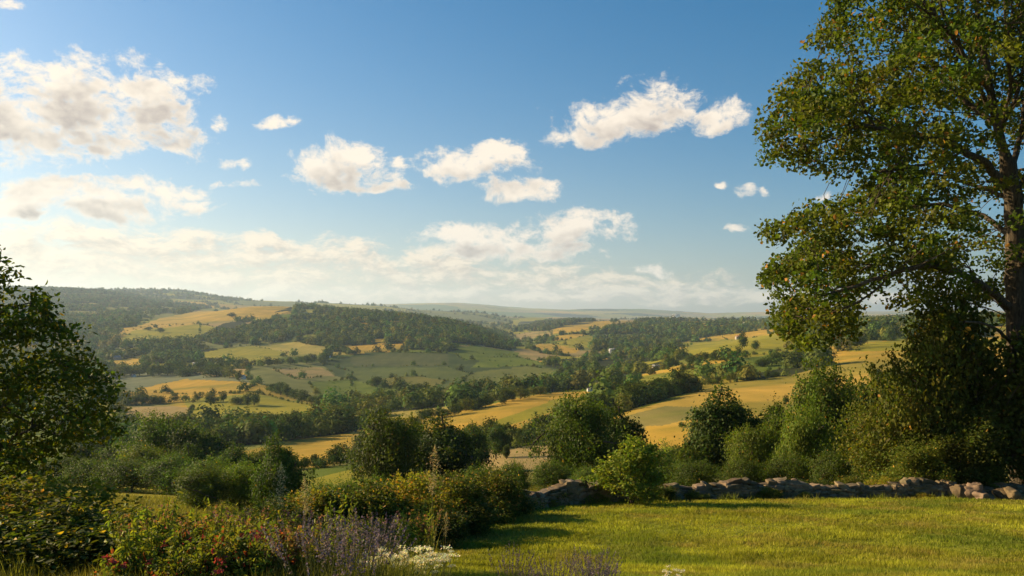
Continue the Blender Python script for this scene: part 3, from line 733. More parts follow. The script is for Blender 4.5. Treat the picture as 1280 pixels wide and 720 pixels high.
SIL = [(1052, -60), (1040, 20), (1012, 72), (985, 108), (958, 142), (955, 172), (965, 200), (985, 213), (1005, 205), (1030, 226), (1062, 214), (1085, 235), (1050, 246),
       (1012, 258), (980, 268), (962, 288), (968, 305), (985, 318), (966, 336), (960, 352), (966, 372), (985, 388), (972, 408), (1000, 432), (1040, 442), (1062, 424), (1078, 388), (1105, 366),
       (1125, 384), (1160, 372), (1200, 386), (1240, 396), (1290, 400), (1400, 390), (1490, 200), (1450, -60), (1380, -220), (1230, -300), (1110, -220)]
CP = silhouette_points(SIL, 2100, BD, 6.5)
_cx = CX + F * CP[:, 0] / CP[:, 1]; _cy = HY - F * CP[:, 2] / CP[:, 1]
keep = ~((_cy < -60) & (rng.random(len(CP)) < .45)) & ~((_cx > 1320) & (rng.random(len(CP)) < .4)); CP = CP[keep]
front = (CP[:, 1] < BD - .5) & (np.abs(CX + F * CP[:, 0] / CP[:, 1] - 1262) < 42) & (HY - F * CP[:, 2] / CP[:, 1] > 90); CP = CP[~(front & (rng.random(len(CP)) < .85))]
hole = fbm(CP[:, 0] / 1.9 + CP[:, 1] / 3, CP[:, 2] / 1.5, 71, 2) > np.where((CX + F * CP[:, 0] / CP[:, 1] > 1130) & (HY - F * CP[:, 2] / CP[:, 1] < 170), -.6, -.27); CP = CP[hole]
g0 = ground(1279, BD)
sk = Skel(g0 - np.array([0, 0, .5])); sk.step = .55
t_end = sk.chain(trace([(1277, 560), (1276, 480), (1271, 400), (1270, 292), (1267, 245), (1260, 205)]), .50, .34, 0)
sk.chain(trace([(1250, 170), (1240, 125), (1231, 70), (1222, 10), (1215, -80), (1210, -180)]), .20, .07)
for L_, r in ([[(1258, 233), (1223, 198, -1), (1182, 175, -2), (1142, 169, -3), (1095, 160, -3), (1050, 150, -3), (1005, 160, -2)], .21],
           [[(1264, 385), (1235, 362, -1), (1194, 338, -2), (1153, 332, -3), (1112, 344, -4), (1070, 358, -4), (1020, 372, -4)], .20],
           [[(1247, 157), (1212, 131, 1), (1177, 99, 1.5), (1150, 60, 2), (1120, 20, 2)], .15],
           [[(1247, 163), (1268, 128, -1), (1279, 87, -1), (1300, 20, -1)], .16],
           [[(1268, 432), (1251, 415, -2), (1234, 406, -3), (1205, 402, -4)], .10],
           [[(1270, 300), (1230, 270, 2), (1180, 255, 3), (1120, 262, 4), (1050, 280, 4), (1000, 285, 3)], .15],
           [[(1270, 340), (1300, 290, -2), (1350, 260, -3), (1420, 240, -3)], .18],
           [[(1266, 245), (1300, 190, 2), (1360, 120, 3)], .15],
           [[(1237, 117), (1205, 70, -3), (1170, 20, -4), (1130, -30, -4)], .12],
           [[(1262, 215), (1276, 170, 1), (1284, 120, 1.5), (1290, 60, 2), (1296, -20, 2)], .17],
           [[(1244, 150), (1222, 105, -1.5), (1196, 60, -2.5), (1176, 10, -3), (1160, -50, -3)], .12],
           [[(1250, 170), (1262, 120, -2), (1262, 60, -3), (1256, 0, -3)], .11],
           [[(1236, 110), (1210, 95, 2), (1176, 84, 3), (1130, 84, 3), (1080, 100, 3)], .09],
           [[(1267, 250), (1228, 235, 2.5), (1190, 222, 3.5), (1130, 210, 4), (1070, 190, 4)], .11],
           [[(1200, 185, -1.6), (1160, 205, -3), (1100, 215, -4)], .08]):
    sk.chain(trace(L_), r, .04)
sk.reach(CP)
tb = MB(); sk.tubes(tb, tip=.013, ex=2.35, sides=8)
tb.v = [v - off for v in tb.v]
tb.obj('trunk', M['bark'], root, True)
b = MB(); npc = 74
rep = np.repeat(np.arange(len(CP)), npc)
# sprays of leaves hang in flattish plates round every twig end
P = CP[rep] + np.clip(rng.normal(0, 1, (len(rep), 3)), -1.7, 1.7) * np.array([.34, .34, .20])
cols = (leaf_cols(len(CP), (.066, .088, .015), .3))[rep] * rng.uniform(.7, 1.3, (len(rep), 1))
k = rng.random(len(rep)) < .022; cols[k] = np.array([.27, .13, .03]) * rng.uniform(.6, 1.3, (k.sum(), 1))
leaf_quads(b, P - off, .175, cols, fold=True, up=.5, aspect=.68)
b.obj('crown', M['leaf'], root)

# ------------------------------------------------------------------ small tree at the left edge
rng = np.random.default_rng(14)
LD = 13.
lroot = empty('leafy_tree', ground(-95, LD)); tag(lroot, 'dark leafy tree leaning in from the left edge, its tips gold in the sun', 'tree')
offl = np.array(lroot.location)
SILL = [(-140, 240), (-60, 262), (-20, 300), (-4, 316), (16, 326), (20, 345), (8, 362), (2, 376), (30, 384), (50, 366), (72, 380), (66, 398), (90, 420), (112, 424), (104, 442), (132, 462), (144, 486), (134, 512), (142, 538),
        (120, 556), (92, 560), (84, 572), (58, 574), (62, 592), (48, 612), (24, 598), (6, 606), (-60, 640), (-140, 640), (-190, 560), (-200, 380)]
CL = silhouette_points(SILL, 950, LD, 1.5)
hole = fbm(CL[:, 0] / .55, CL[:, 2] / .55, 91, 2) > -.22; CL = CL[hole]
sk = Skel(ground(-95, LD) - np.array([0, 0, .3])); sk.step = .2
sk.chain(trace([(-94, 700), (-88, 620), (-78, 540), (-70, 470), (-62, 400), (-66, 330), (-70, 270)], LD), .13, .02, 0)
for L_, r in ([[(-80, 590), (-40, 575, -.2), (0, 560, -.3), (40, 535, -.3), (70, 520, -.2)], .045], [[(-76, 530), (-30, 500, .2), (20, 470, .3), (70, 450, .3), (110, 470, .3)], .045],
           [[(-66, 440), (-30, 410), (10, 385), (40, 378)], .035], [[(-62, 400), (-40, 360), (-15, 335), (2, 326)], .03], [[(-84, 600), (-40, 600, .2), (0, 590, .3), (30, 592, .3)], .03],
           [[(-30, 500, .2), (20, 520, .3), (70, 545, .3), (110, 540, .3)], .03]):
    sk.chain(trace(L_, LD), r, .01)
sk.reach(CL)
tb = MB(); sk.tubes(tb, tip=.004, ex=2.3, sides=6); tb.v = [v - offl for v in tb.v]; tb.obj('trunk', M['bark'], lroot, True)
b = MB(); rep = np.repeat(np.arange(len(CL)), 25); P = CL[rep] + rng.normal(0, 1, (len(rep), 3)) * np.array([.12, .12, .085])
cols = leaf_cols(len(CL), (.062, .082, .014), .3)[rep] * rng.uniform(.7, 1.3, (len(rep), 1)); k = rng.random(len(rep)) < .04; cols[k] = np.array([.25, .17, .02])
leaf_quads(b, P - offl, .088, cols, fold=True, up=.4, aspect=.5); b.obj('crown', M['leaf'], lroot)

# ------------------------------------------------------------------ thicket under the big tree
def shrub_meshes(name, h, w, nleaf, leaf, base, seed, warm=.04, warmcol=(.28, .15, .03), nl=14, spread=.06, fold=True, extra_up=.0):
    global rng
    rng = np.random.default_rng(seed + 500)
    L = lobed(h, w, .0, nl, seed + 40)[:-1] + [((0, 0, h * .42), (w * .36, w * .36, h * .3))]
    C, d = crown_points(L, max(30, nleaf // 22)); C = C * (1 + .25 * fbm(C[:, 0] * 5 / w + C[:, 2] * 4 / h + seed, C[:, 1] * 5 / w - C[:, 2] * 4 / h, seed, 2)[:, None]); C[:, 2] = np.abs(C[:, 2])
    rep = np.repeat(np.arange(len(C)), 22); P = C[rep] + rng.normal(0, 1, (len(rep), 3)) * (w * spread * .6 + leaf * .5)
    P[:, 2] = np.maximum(P[:, 2], .02)
    cols = leaf_cols(len(C), base, .3)[rep] * rng.uniform(.7, 1.3, (len(rep), 1))
    k = rng.random(len(rep)) < warm; cols[k] = np.array(warmcol) * rng.uniform(.6, 1.3, (k.sum(), 1))
    b = MB(); out = P - np.array([0, 0, h * .3]); out /= np.linalg.norm(out, axis=1)[:, None]
    leaf_quads(b, P, leaf, cols, fold=fold, out=out, outw=.4)
    sprouts(b, C, h * .3, w, h, leaf, base, 90, fold)
    fm = b.mesh(name + '_foliage', M['leaf'])
    sk = Skel((0, 0, -.1)); sk.step = h * .09
    for q in range(5): 
        a = q * 1.26 + .3; sk.chain([(math.cos(a) * w * .08, math.sin(a) * w * .08, h * .3), (math.cos(a) * w * .2, math.sin(a) * w * .2, h * .62)], h * .012, h * .005, 0)
    sk.reach(C[rng.choice(len(C), min(90, len(C)), False)]); tb = MB(); sk.tubes(tb, tip=h * .0025, sides=5)
    return fm, tb.mesh(name + '_stems', M['bark'], True)
def place_shrub(ms, px, D, h, w, h0, w0, name, label, group=None, dz=0., cat='bush'):
    g = ground(px, D)
    if h > 20: h = max(.3, ((HY - h) / F * D - g[2]) / 1.05)
    e = empty(name, (g[0], g[1], g[2] + dz), R.uniform(0, 6.28)); e.scale = (w / w0, w / w0, h / h0)
    link('foliage', ms[0], e); link('stem', ms[1], e); return tag(e, label, cat, group)
thick = shrub_meshes('thicket', 6., 6., 16000, .17, (.072, .084, .018), 3, nl=26, warm=.012)
thick2 = shrub_meshes('thicket_dark', 6., 5., 13000, .18, (.050, .064, .016), 4, nl=22, warm=.01)
for px, D, h, w, ms, w0, lb in [(1168, 34.5, 7.0, 4.5, thick, 6., 'tall ivy-green thicket behind the wall, its top under the lowest bough'), (1225, 34.5, 8.2, 5.4, thick2, 5., 'darkest thicket behind the wall in front of the big trunk'),
                            (1120, 35.5, 4.4, 3.8, thick, 6., 'lower left shoulder of the ivy-green thicket beside the copse'), (1290, 33.5, 6.2, 4.4, thick2, 5., 'shadowed thicket at the right edge behind the boulders'),
                            (1195, 33, 3.2, 3.4, thick2, 5., 'low dark thicket right over the wall below the tall thicket'), (1150, 33, 2.2, 3.0, thick, 6., 'low lighter thicket over the wall left of the boulders'),
                            (1350, 35, 7.5, 5.5, thick2, 5., 'tall thicket just past the right edge behind the big trunk')]:
    place_shrub(ms, px, D, h, w, 6., w0, 'thicket_bush', lb, 'thicket bushes under the tall tree')

# ------------------------------------------------------------------ dry stone wall
def stone_shape(seed, sub=4):
    r = np.random.default_rng(seed); v = []; f = []
    for ax in range(3):
        for sg in (-1, 1):
            base = len(v)
            for i in range(sub + 1):
                for j in range(sub + 1):
                    a, c = -1 + 2 * i / sub, -1 + 2 * j / sub; q = [0, 0, 0]; q[ax] = sg; q[(ax + 1) % 3] = a; q[(ax + 2) % 3] = c; v.append(q)
            for i in range(sub):
                for j in range(sub):
                    p = base + i * (sub + 1) + j; f.append([p, p + sub + 1, p + sub + 2, p + 1] if sg > 0 else [p, p + 1, p + sub + 2, p + sub + 1])
    v = np.array(v, float); n = v / np.linalg.norm(v, axis=1)[:, None]; v = v * .55 + n * .55
    d = sum(np.cross(r.normal(size=3), [0, 0, 1])[0] * 0 + .10 * np.sin(v @ r.normal(0, 1.9, 3) + r.uniform(0, 6)) for _ in range(5))
    return v * (1 + d[:, None]) * .5, np.array(f)
def rough_stone(s, sub=9):
    v, f = stone_shape(s, sub); n = v / np.linalg.norm(v, axis=1)[:, None]
    q = .5 * fbm(v[:, 0] * 4 + v[:, 2] * 3 + s, v[:, 1] * 4 - v[:, 2] * 3, s, 4) + .3 * np.round(fbm(v[:, 0] * 2 + v[:, 2], v[:, 1] * 2 - v[:, 2] * 2, s + 7, 2) * 5) / 5
    return v + n * q[:, None] * .28, f
stones = [rough_stone(s, 5) for s in range(14)] + [rough_stone(s) for s in range(5)]
def put_stone(b, c, dims, rz, tilt, s, off=None):
    v, f = stones[s]; v = v * np.array(dims); ct, st = math.cos(tilt), math.sin(tilt)
    v = np.stack([v[:, 0] * ct - v[:, 2] * st, v[:, 1], v[:, 0] * st + v[:, 2] * ct], 1); cz, sz = math.cos(rz), math.sin(rz)
    v = np.stack([v[:, 0] * cz - v[:, 1] * sz, v[:, 0] * sz + v[:, 1] * cz, v[:, 2]], 1) + np.array(c)
    g = R.uniform(.085, .20); b.add(v - (off if off is not None else 0), f, (g * R.uniform(1.25, 1.45), g, g * R.uniform(.52, .68)))
def wall(pts, name, label, hgt=.48, ncop=48, gap=None):
    P = [ground(px, D) for px, D in pts]; root = empty(name, P[0]); tag(root, label, 'wall', ); off = np.array(root.location)
    seg = []; 
    for a, c in zip(P[:-1], P[1:]): seg.append((a, c, np.linalg.norm((c - a)[:2])))
    total = sum(s[2] for s in seg); b = MB()
    def along(t):
        for a, c, L in seg:
            if t <= L or (a is seg[-1][0]): 
                q = a + (c - a) * min(1, t / L); return q, math.atan2(c[1] - a[1], c[0] - a[0])
            t -= L
    for course in range(6):
        for face in (-1, 0, 1):
            t = R.uniform(-.2, .1)
            while t < total:
                ln = R.uniform(.12, .36); q, an = along(max(0, t + ln / 2)); hh = hgt * (1 + .22 * math.sin(t * .9) + .12 * math.sin(t * 2.7))
                ch = hh / 6; z = H1(q[0], q[1]) - .05 + ch * (course + .5)
                wd = .46 - course * .04; o = face * wd * .5
                put_stone(b, (q[0] - math.sin(an) * o, q[1] + math.cos(an) * o, z + R.uniform(-.02, .02)), (ln * 1.2, .30, ch * 1.5), an + R.uniform(-.12, .12), R.uniform(-.12, .12), R.randint(0, 13), off)
                t += ln
    b.obj('stonework', M['stone'], root)
    t = 0; k = 0
    while t < total and k < 98:
        ln = R.uniform(.18, .44); q, an = along(t + ln / 2); hh = hgt * (1 + .22 * math.sin(t * .9) + .12 * math.sin(t * 2.7))
        cb = MB(); z = H1(q[0], q[1]) - .05 + hh + .05 + R.uniform(-.03, .06)
        put_stone(cb, (q[0], q[1], z), (ln * 1.1, R.uniform(.3, .42), R.uniform(.10, .24)), an + R.uniform(-.3, .3), R.uniform(-.3, .3), R.randint(0, 13), off)
        cb.obj('coping_stone', M['stone'], root, True); t += ln * 1.05; k += 1
wall([(530, 20.5), (600, 23.5), (680, 26.5), (760, 28.5), (880, 30), (1010, 31), (1100, 31.3), (1185, 31.5)], 'stone_wall', 'long tumbled dry-stone wall along the far edge of the lawn')
wall([(1230, 31.8), (1300, 32), (1380, 32)], 'stone_wall', 'short low stretch of dry-stone wall past the boulders at the right edge', .34)
for i, (px, D, w, h, lb) in enumerate([(1200, 30.8, .45, .5, 'upright dark boulder, left of the sunlit one by the gap in the wall'), (1217, 30.6, .62, .52, 'largest sunlit boulder at the gap in the wall'),
                                     (1229, 30.2, .5, .22, 'low flat boulder in front of the sunlit one'), (1259, 30.4, .6, .3, 'tilted dark boulder right of the gap in the wall'), (1268, 30.1, .36, .34, 'small round pale boulder nearest the right edge')]):
    g = ground(px, D); b = MB(); put_stone(b, (0, 0, h * .42), (w, .55, h * 1.15), R.uniform(-.4, .4), R.uniform(-.2, .2), i + 14)
    o = b.obj('boulder', M['stone']); o.location = g; tag(o, lb, 'boulder', 'boulders at the end of the wall')

# ------------------------------------------------------------------ bushes along the wall and the hedge in the middle
bush_l = shrub_meshes('pale_bush', 1.8, 2.0, 6500, .085, (.095, .12, .022), 11, warm=.04, warmcol=(.34, .27, .04), nl=14)
bush_m = shrub_meshes('hedge_bush', 1.6, 2.0, 8000, .07, (.075, .09, .02), 12, warm=.10, warmcol=(.26, .15, .06), nl=16)
bush_d = shrub_meshes('dark_bush', 1.6, 2.0, 8000, .075, (.045, .062, .017), 13, warm=.05, nl=16)
bush_y = shrub_meshes('golden_bush', 1.4, 1.8, 6000, .06, (.15, .14, .025), 15, warm=.12, warmcol=(.30, .13, .05), nl=16)
place_shrub(bush_l, 789, 27.3, 1.75, 2.5, 1.8, 2., 'pale_bush', 'pale yellow-green leafy bush growing against the middle of the wall')
BL = [
 (640, 25.5, .55, 1.3, bush_m, 'low creeping bush at the foot of the wall, left end'), (690, 27, .5, 1.4, bush_d, 'low bush at the foot of the wall right of its left end'), (735, 27.8, .55, 1.2, bush_m, 'low bush in front of the wall just left of the pale bush'),
 (830, 28.9, .45, 1.0, bush_d, 'little bush at the wall foot right of the pale bush'), (1020, 31.6, .6, 1.4, bush_d, 'dark bush covering the wall below the copse'), (1060, 31.7, .7, 1.4, bush_m, 'brownish bush over the wall below the dark upright tree'),
 (1100, 31.7, .7, 1.3, bush_y, 'yellowish bush over the wall before the ivy-green thicket'), (960, 30.2, .4, 1.2, bush_m, 'small bush at the wall foot below the smaller grey-green tree'),
 (610, 22.6, 590, 2.0, bush_m, 'brownish flowering bush at the right end of the hedge, where the wall comes out'), (565, 20.4, 592, 2.2, bush_m, 'flowering bush of the hedge, second from the wall'),
 (520, 18.8, 600, 2.0, bush_y, 'yellow-leaved bush in the middle of the hedge behind the tall plume'), (478, 18.5, 606, 2.0, bush_m, 'leafy bush of the hedge left of the yellow-leaved one'),
 (440, 18.5, 614, 2.0, bush_d, 'dark bush of the hedge under the olive tree'), (402, 18, 620, 1.8, bush_y, 'golden bush of the hedge below the green paddock'),
 (360, 17.5, 632, 1.8, bush_d, 'dark bush at the left end of the hedge'), (635, 23.6, 604, 1.6, bush_d, 'shadowy bush wedged between hedge and wall'),
 (588, 19.8, 628, 1.6, bush_d, 'dark low bush at the lawn side of the hedge'), (545, 17.8, 645, 1.5, bush_d, 'dark low bush at the lawn corner of the hedge'),
 (320, 17.5, 644, 2.0, bush_m, 'brown-tinged bush beyond the flower bed left of the hedge'), (270, 17, 650, 2.0, bush_y, 'golden bush beyond the red-tinged plants'), (225, 17, 655, 1.8, bush_d, 'dark bush beyond the bed, under the rounded olive tree'),
 (180, 19, 648, 1.8, bush_y, 'yellow bush on the pale meadow edge'), (120, 18, 636, 2.0, bush_y, 'golden-leaved bush right behind the dark hedge bushes'),
]
for px, D, h, w, ms, lb in BL:
    place_shrub(ms, px, D, h, w, {id(bush_y): 1.4}.get(id(ms), 1.6), {id(bush_y): 1.8}.get(id(ms), 2.), 'hedge_bush', lb, 'bushes along the wall and the middle hedge')
for i in range(15):
    px = 645 + i * 36 + R.uniform(-8, 8); D = float(np.interp(px, [530, 600, 680, 760, 880, 1010, 1185], [20.5, 23.5, 26.5, 28.5, 30, 31, 31.5])) + R.choice([-.55, -.5, .5])
    place_shrub(R.choice([bush_m, bush_d, bush_y]), px, D, R.uniform(.2, .42), R.uniform(.4, .9), 1.6, 2., 'wall_foot_weed', 'tuft of weeds rooted along the stone wall', 'weeds along the stone wall', cat='weed')
# dark bushes lower left, close to the viewer
close = shrub_meshes('close_bush', 1.3, 1.5, 9000, .062, (.060, .075, .015), 17, warm=.06, warmcol=(.32, .22, .03), nl=18)
close2 = shrub_meshes('close_bush_gold', 1.2, 1.4, 8000, .052, (.11, .115, .02), 18, warm=.13, warmcol=(.34, .17, .04), nl=18)
for px, D, h, w, ms, lb in [(20, 8.6, 628, 2.0, close, 'large dark bush in the lower left corner'), (105, 8.4, 632, 1.8, close, 'dark bush right of the large one in the lower left corner'), (165, 8.6, 650, 1.4, close2, 'gold-speckled bush between the dark bushes and the red flowers'),
                        (-50, 9.5, 612, 2.2, close2, 'gold-tipped bush at the left edge under the leaning tree'), (60, 10.5, 612, 2.0, close2, 'gold-tipped bush behind the two dark bushes'), (215, 10, 648, 1.7, close2, 'gold-speckled bush behind the red flowers')]:
    place_shrub(ms, px, D, h, w, 1.3 if ms is close else 1.2, 1.5 if ms is close else 1.4, 'garden_bush', lb, 'garden bushes in the lower left corner')

# ------------------------------------------------------------------ flowering plants of the bed
def blades(b, n, h, spread, width, col, lean=.35, var=.3, rad=.05):
    a = rng.uniform(0, 2 * PI, n); r = rng.random(n) * rad; x0 = np.cos(a) * r; y0 = np.sin(a) * r; hh = h * rng.uniform(.55, 1.1, n)
    a2 = a + rng.normal(0, .8, n); dx = np.cos(a2) * spread * rng.random(n); dy = np.sin(a2) * spread * rng.random(n)
    w = width * rng.uniform(.7, 1.3, n); px_ = -np.sin(a2) * w; py_ = np.cos(a2) * w
    z = np.zeros(n); V = np.stack([np.stack([x0 - px_, y0 - py_, z], 1), np.stack([x0 + px_, y0 + py_, z], 1), np.stack([x0 + dx * .45 + px_ * .8, y0 + dy * .45 + py_ * .8, hh * .6], 1),
                                   np.stack([x0 + dx * .45 - px_ * .8, y0 + dy * .45 - py_ * .8, hh * .6], 1), np.stack([x0 + dx, y0 + dy, hh], 1)], 1)
    k = np.arange(n)[:, None] * 5; c = np.repeat(leaf_cols(n, col, var), 5, 0); v = V.reshape(-1, 3)
    b.add(v, k + np.array([0, 1, 2, 3]), c); b.add(v, k + np.array([3, 2, 4]), c)
def lavender(seed):
    global rng; rng = np.random.default_rng(seed); b = MB(); n = 34
    blades(b, 60, .34, .16, .004, (.12, .13, .06), rad=.12); fb = MB()
    for i in range(n):
        a = rng.uniform(0, 2 * PI); L = rng.uniform(.42, .66); t = rng.uniform(.02, .30); d = np.array([math.cos(a) * t, math.sin(a) * t, L]); p0 = np.array([math.cos(a) * .05, math.sin(a) * .05, 0])
        frusta(b, p0[None], (p0 + d)[None], np.array([.0028]), np.array([.002]), 4, (.10, .11, .04))
        m = 26; q = rng.random(m); P = p0 + d * (1 + q[:, None] * .16 / L * 1.1 - .02) + rng.normal(0, 1, (m, 3)) * (.0075 * (1.2 - q[:, None]))
        leaf_quads(fb, P, .020, leaf_cols(m, (.135, .105, .15), .4), aspect=.7)
    return b.mesh('lavender_foliage', M['grass']), fb.mesh('lavender_flower', M['petal'])
def redplant(seed):
    global rng; rng = np.random.default_rng(seed); b = MB(); fb = MB(); L = lobed(.6, .8, 0, 12, seed); C, d = crown_points(L, 150); C[:, 2] = np.abs(C[:, 2])
    rep = np.repeat(np.arange(150), 14); P = C[rep] + rng.normal(0, .03, (len(rep), 3)); leaf_quads(b, P, .05, leaf_cols(len(rep), (.085, .10, .022), .35, .12, (.22, .05, .03)), fold=True)
    for i in range(12):
        c = C[rng.integers(0, 150)] + np.array([0, 0, .05]); m = 26; leaf_quads(fb, c + rng.normal(0, 1, (m, 3)) * np.array([.022, .022, .016]), .026, leaf_cols(m, (.46, .07, .10), .4), aspect=.9)
    return b.mesh('red_flower_foliage', M['leaf']), fb.mesh('red_flower_heads', M['petal'])
def yarrow(seed):
    global rng; rng = np.random.default_rng(seed); b = MB(); fb = MB(); blades(b, 70, .32, .2, .006, (.11, .13, .03), rad=.12)
    for i in range(13):
        a = rng.uniform(0, 2 * PI); r = rng.random() * .2; p = np.array([math.cos(a) * r, math.sin(a) * r, rng.uniform(.36, .5)]); frusta(b, np.array([[p[0] * .4, p[1] * .4, 0]]), p[None], np.array([.003]), np.array([.0025]), 4, (.12, .14, .04))
        m = 46; t = rng.normal(0, 1, (m, 3)) * np.array([.022, .022, .008]); leaf_quads(fb, p + t, .017, leaf_cols(m, (.78, .72, .55), .15), aspect=1., up=1.2)
    return b.mesh('white_flower_foliage', M['grass']), fb.mesh('white_flower_heads', M['petal'])
def weed(seed, col, h=.6, w=.35, n=700, leaf=.05, tip=None):
    global rng; rng = np.random.default_rng(seed); b = MB(); fb = MB()
    for i in range(11):
        a = rng.uniform(0, 2 * PI); t = rng.uniform(.05, 1) * w * .5; L = h * rng.uniform(.6, 1.05); p0 = np.array([0, 0, 0.]); d = np.array([math.cos(a) * t, math.sin(a) * t, L])
        frusta(b, p0[None] + d * 0, (p0 + d)[None], np.array([.004]), np.array([.002]), 4, (.12, .12, .04)); m = n // 11
        q = rng.uniform(.1, 1, m)[:, None]; leaf_quads(b, p0 + d * q + rng.normal(0, 1, (m, 3)) * .035 * (1.3 - q), leaf * (1.2 - .5 * q[:, 0]), leaf_cols(m, col, .35), up=.8, aspect=.35, fold=True)
        if tip: m = 30; q = rng.uniform(.82, 1.1, m)[:, None]; leaf_quads(fb, p0 + d * q + rng.normal(0, .012, (m, 3)), .02, leaf_cols(m, tip, .3), aspect=.7)
    return b.mesh('leafy_plant_foliage', M['leaf']), (fb.mesh('leafy_plant_flower', M['petal']) if tip else None)
def plume(seed):
    global rng; rng = np.random.default_rng(seed); b = MB(); fb = MB(); blades(b, 26, .9, .35, .006, (.17, .16, .05), rad=.05)
    frusta(b, np.array([[0, 0, 0.]]), np.array([[.03, 0, 1.5]]), np.array([.006]), np.array([.004]), 5, (.30, .24, .12)); m = 520; q = rng.random(m)[:, None]
    wd = .062 * np.sin(PI * np.clip(q * .9 + .12, 0, 1)); P = np.array([.022, 0, 1.05]) + q * np.array([.03, 0, .72]) + rng.normal(0, 1, (m, 3)) * wd * np.array([1, 1, .4]); leaf_quads(fb, P, .03, leaf_cols(m, (.52, .41, .25), .25), aspect=.25, up=0.)
    return b.mesh('plume_blades', M['grass']), fb.mesh('plume_head', M['petal'])
lav = [lavender(s) for s in (1, 2, 3)]; red = [redplant(s) for s in (1, 2)]; yar = [yarrow(s) for s in (1, 2)]; plm = [plume(s) for s in (1, 2)]
wd_g = [weed(s, (.12, .135, .025)) for s in (1, 2)]; wd_y = [weed(s, (.155, .150, .03)) for s in (3, 4)]; wd_p = [weed(5, (.10, .11, .03), tip=(.20, .10, .12)), weed(6, (.13, .12, .03), tip=(.30, .14, .07))]
def plant(ms, name, px, D, s, label, cat, group, names=('foliage', 'blossom'), top=None):
    g = ground(px, D)
    if top is not None: g[2] = max(g[2], 0 * g[2] + g[2])
    e = empty(name, g, R.uniform(0, 6.28)); e.scale = (s, s, s); e.rotation_euler[0] = R.uniform(-.08, .08)
    link(names[0], ms[0], e)
    if ms[1]: link(names[1], ms[1], e)
    return tag(e, label, cat, group)
# purple lavender across the foot of the picture: taller on the left, a small tuft before the lawn
for i in range(11):
    px = R.uniform(320, 485); D = R.uniform(6.2, 9.5); plant(R.choice(lav), 'lavender_plant', px, D, R.uniform(.65, 1.0), 'dusty purple lavender in the mixed bed left of the white flowers', 'lavender', 'lavender in the mixed bed')
for i in range(9):
    px = R.uniform(600, 755); D = R.uniform(6.6, 7.4); plant(R.choice(lav), 'lavender_plant', px, D, R.uniform(.42, .62), 'purple lavender tuft before the lawn, right of the white flowers', 'lavender', 'lavender before the lawn')
for i in range(24):
    px = R.uniform(125, 340); D = R.uniform(6.6, 9.6); plant(R.choice(red), 'red_flower_plant', px, D, R.uniform(.7, 1.0), 'crimson-flowered plant in the bed right of the dark corner bushes', 'flower', 'red-flowered plants in the bed')
for i in range(9):
    px = 465 + i * 11 + R.uniform(-4, 4); D = R.uniform(7.0, 7.6); plant(R.choice(yar), 'white_flower_plant', px, D, R.uniform(.72, .92), 'flat-headed creamy white flowers at the foot of the picture beside the lavender', 'flower', 'white flowers at the lawn corner')
plant(yar[0], 'white_flower_plant', 843, 7.3, .55, 'single small white-flowered tuft poking up before the lawn, right of the lavender tuft', 'flower', None)
for i in range(150):
    px = R.uniform(150, 530); D = R.choice([R.uniform(6.4, 10), R.uniform(7, 15)]); k = R.random()
    if px > 440 and D < 9: D += 4
    if k < .35: plant(R.choice(wd_g), 'leafy_plant', px, D, R.uniform(.8, 1.5), 'green leafy stems among the flowers of the mixed bed', 'plant', 'green stems in the mixed bed')
    elif k < .7: plant(R.choice(wd_y), 'leafy_plant', px, D, R.uniform(.7, 1.2), 'yellowing leafy stems among the flowers of the mixed bed', 'plant', 'yellow stems in the mixed bed')
    else: plant(wd_p[i % 2], 'flowering_plant', px, D, R.uniform(.8, 1.5), 'leafy stems topped by dull pink seed heads in the mixed bed', 'plant', 'seed-head stems in the mixed bed')
for (px, D, s, lb) in [(538, 14.5, 1.15, 'tallest pale feathery grass plume in front of the hedge'), (384, 12.5, .78, 'short buff grass plume below the green paddock'), (347, 10.8, .82, 'pale grass plume at the left over the lavender'), (556, 12.6, .5, 'little grass plume at the lawn corner')]:
    plant(plm[int(s * 10) % 2], 'plume_grass', px, D, s, lb, 'grass plume', None, ('blade', 'plume'))

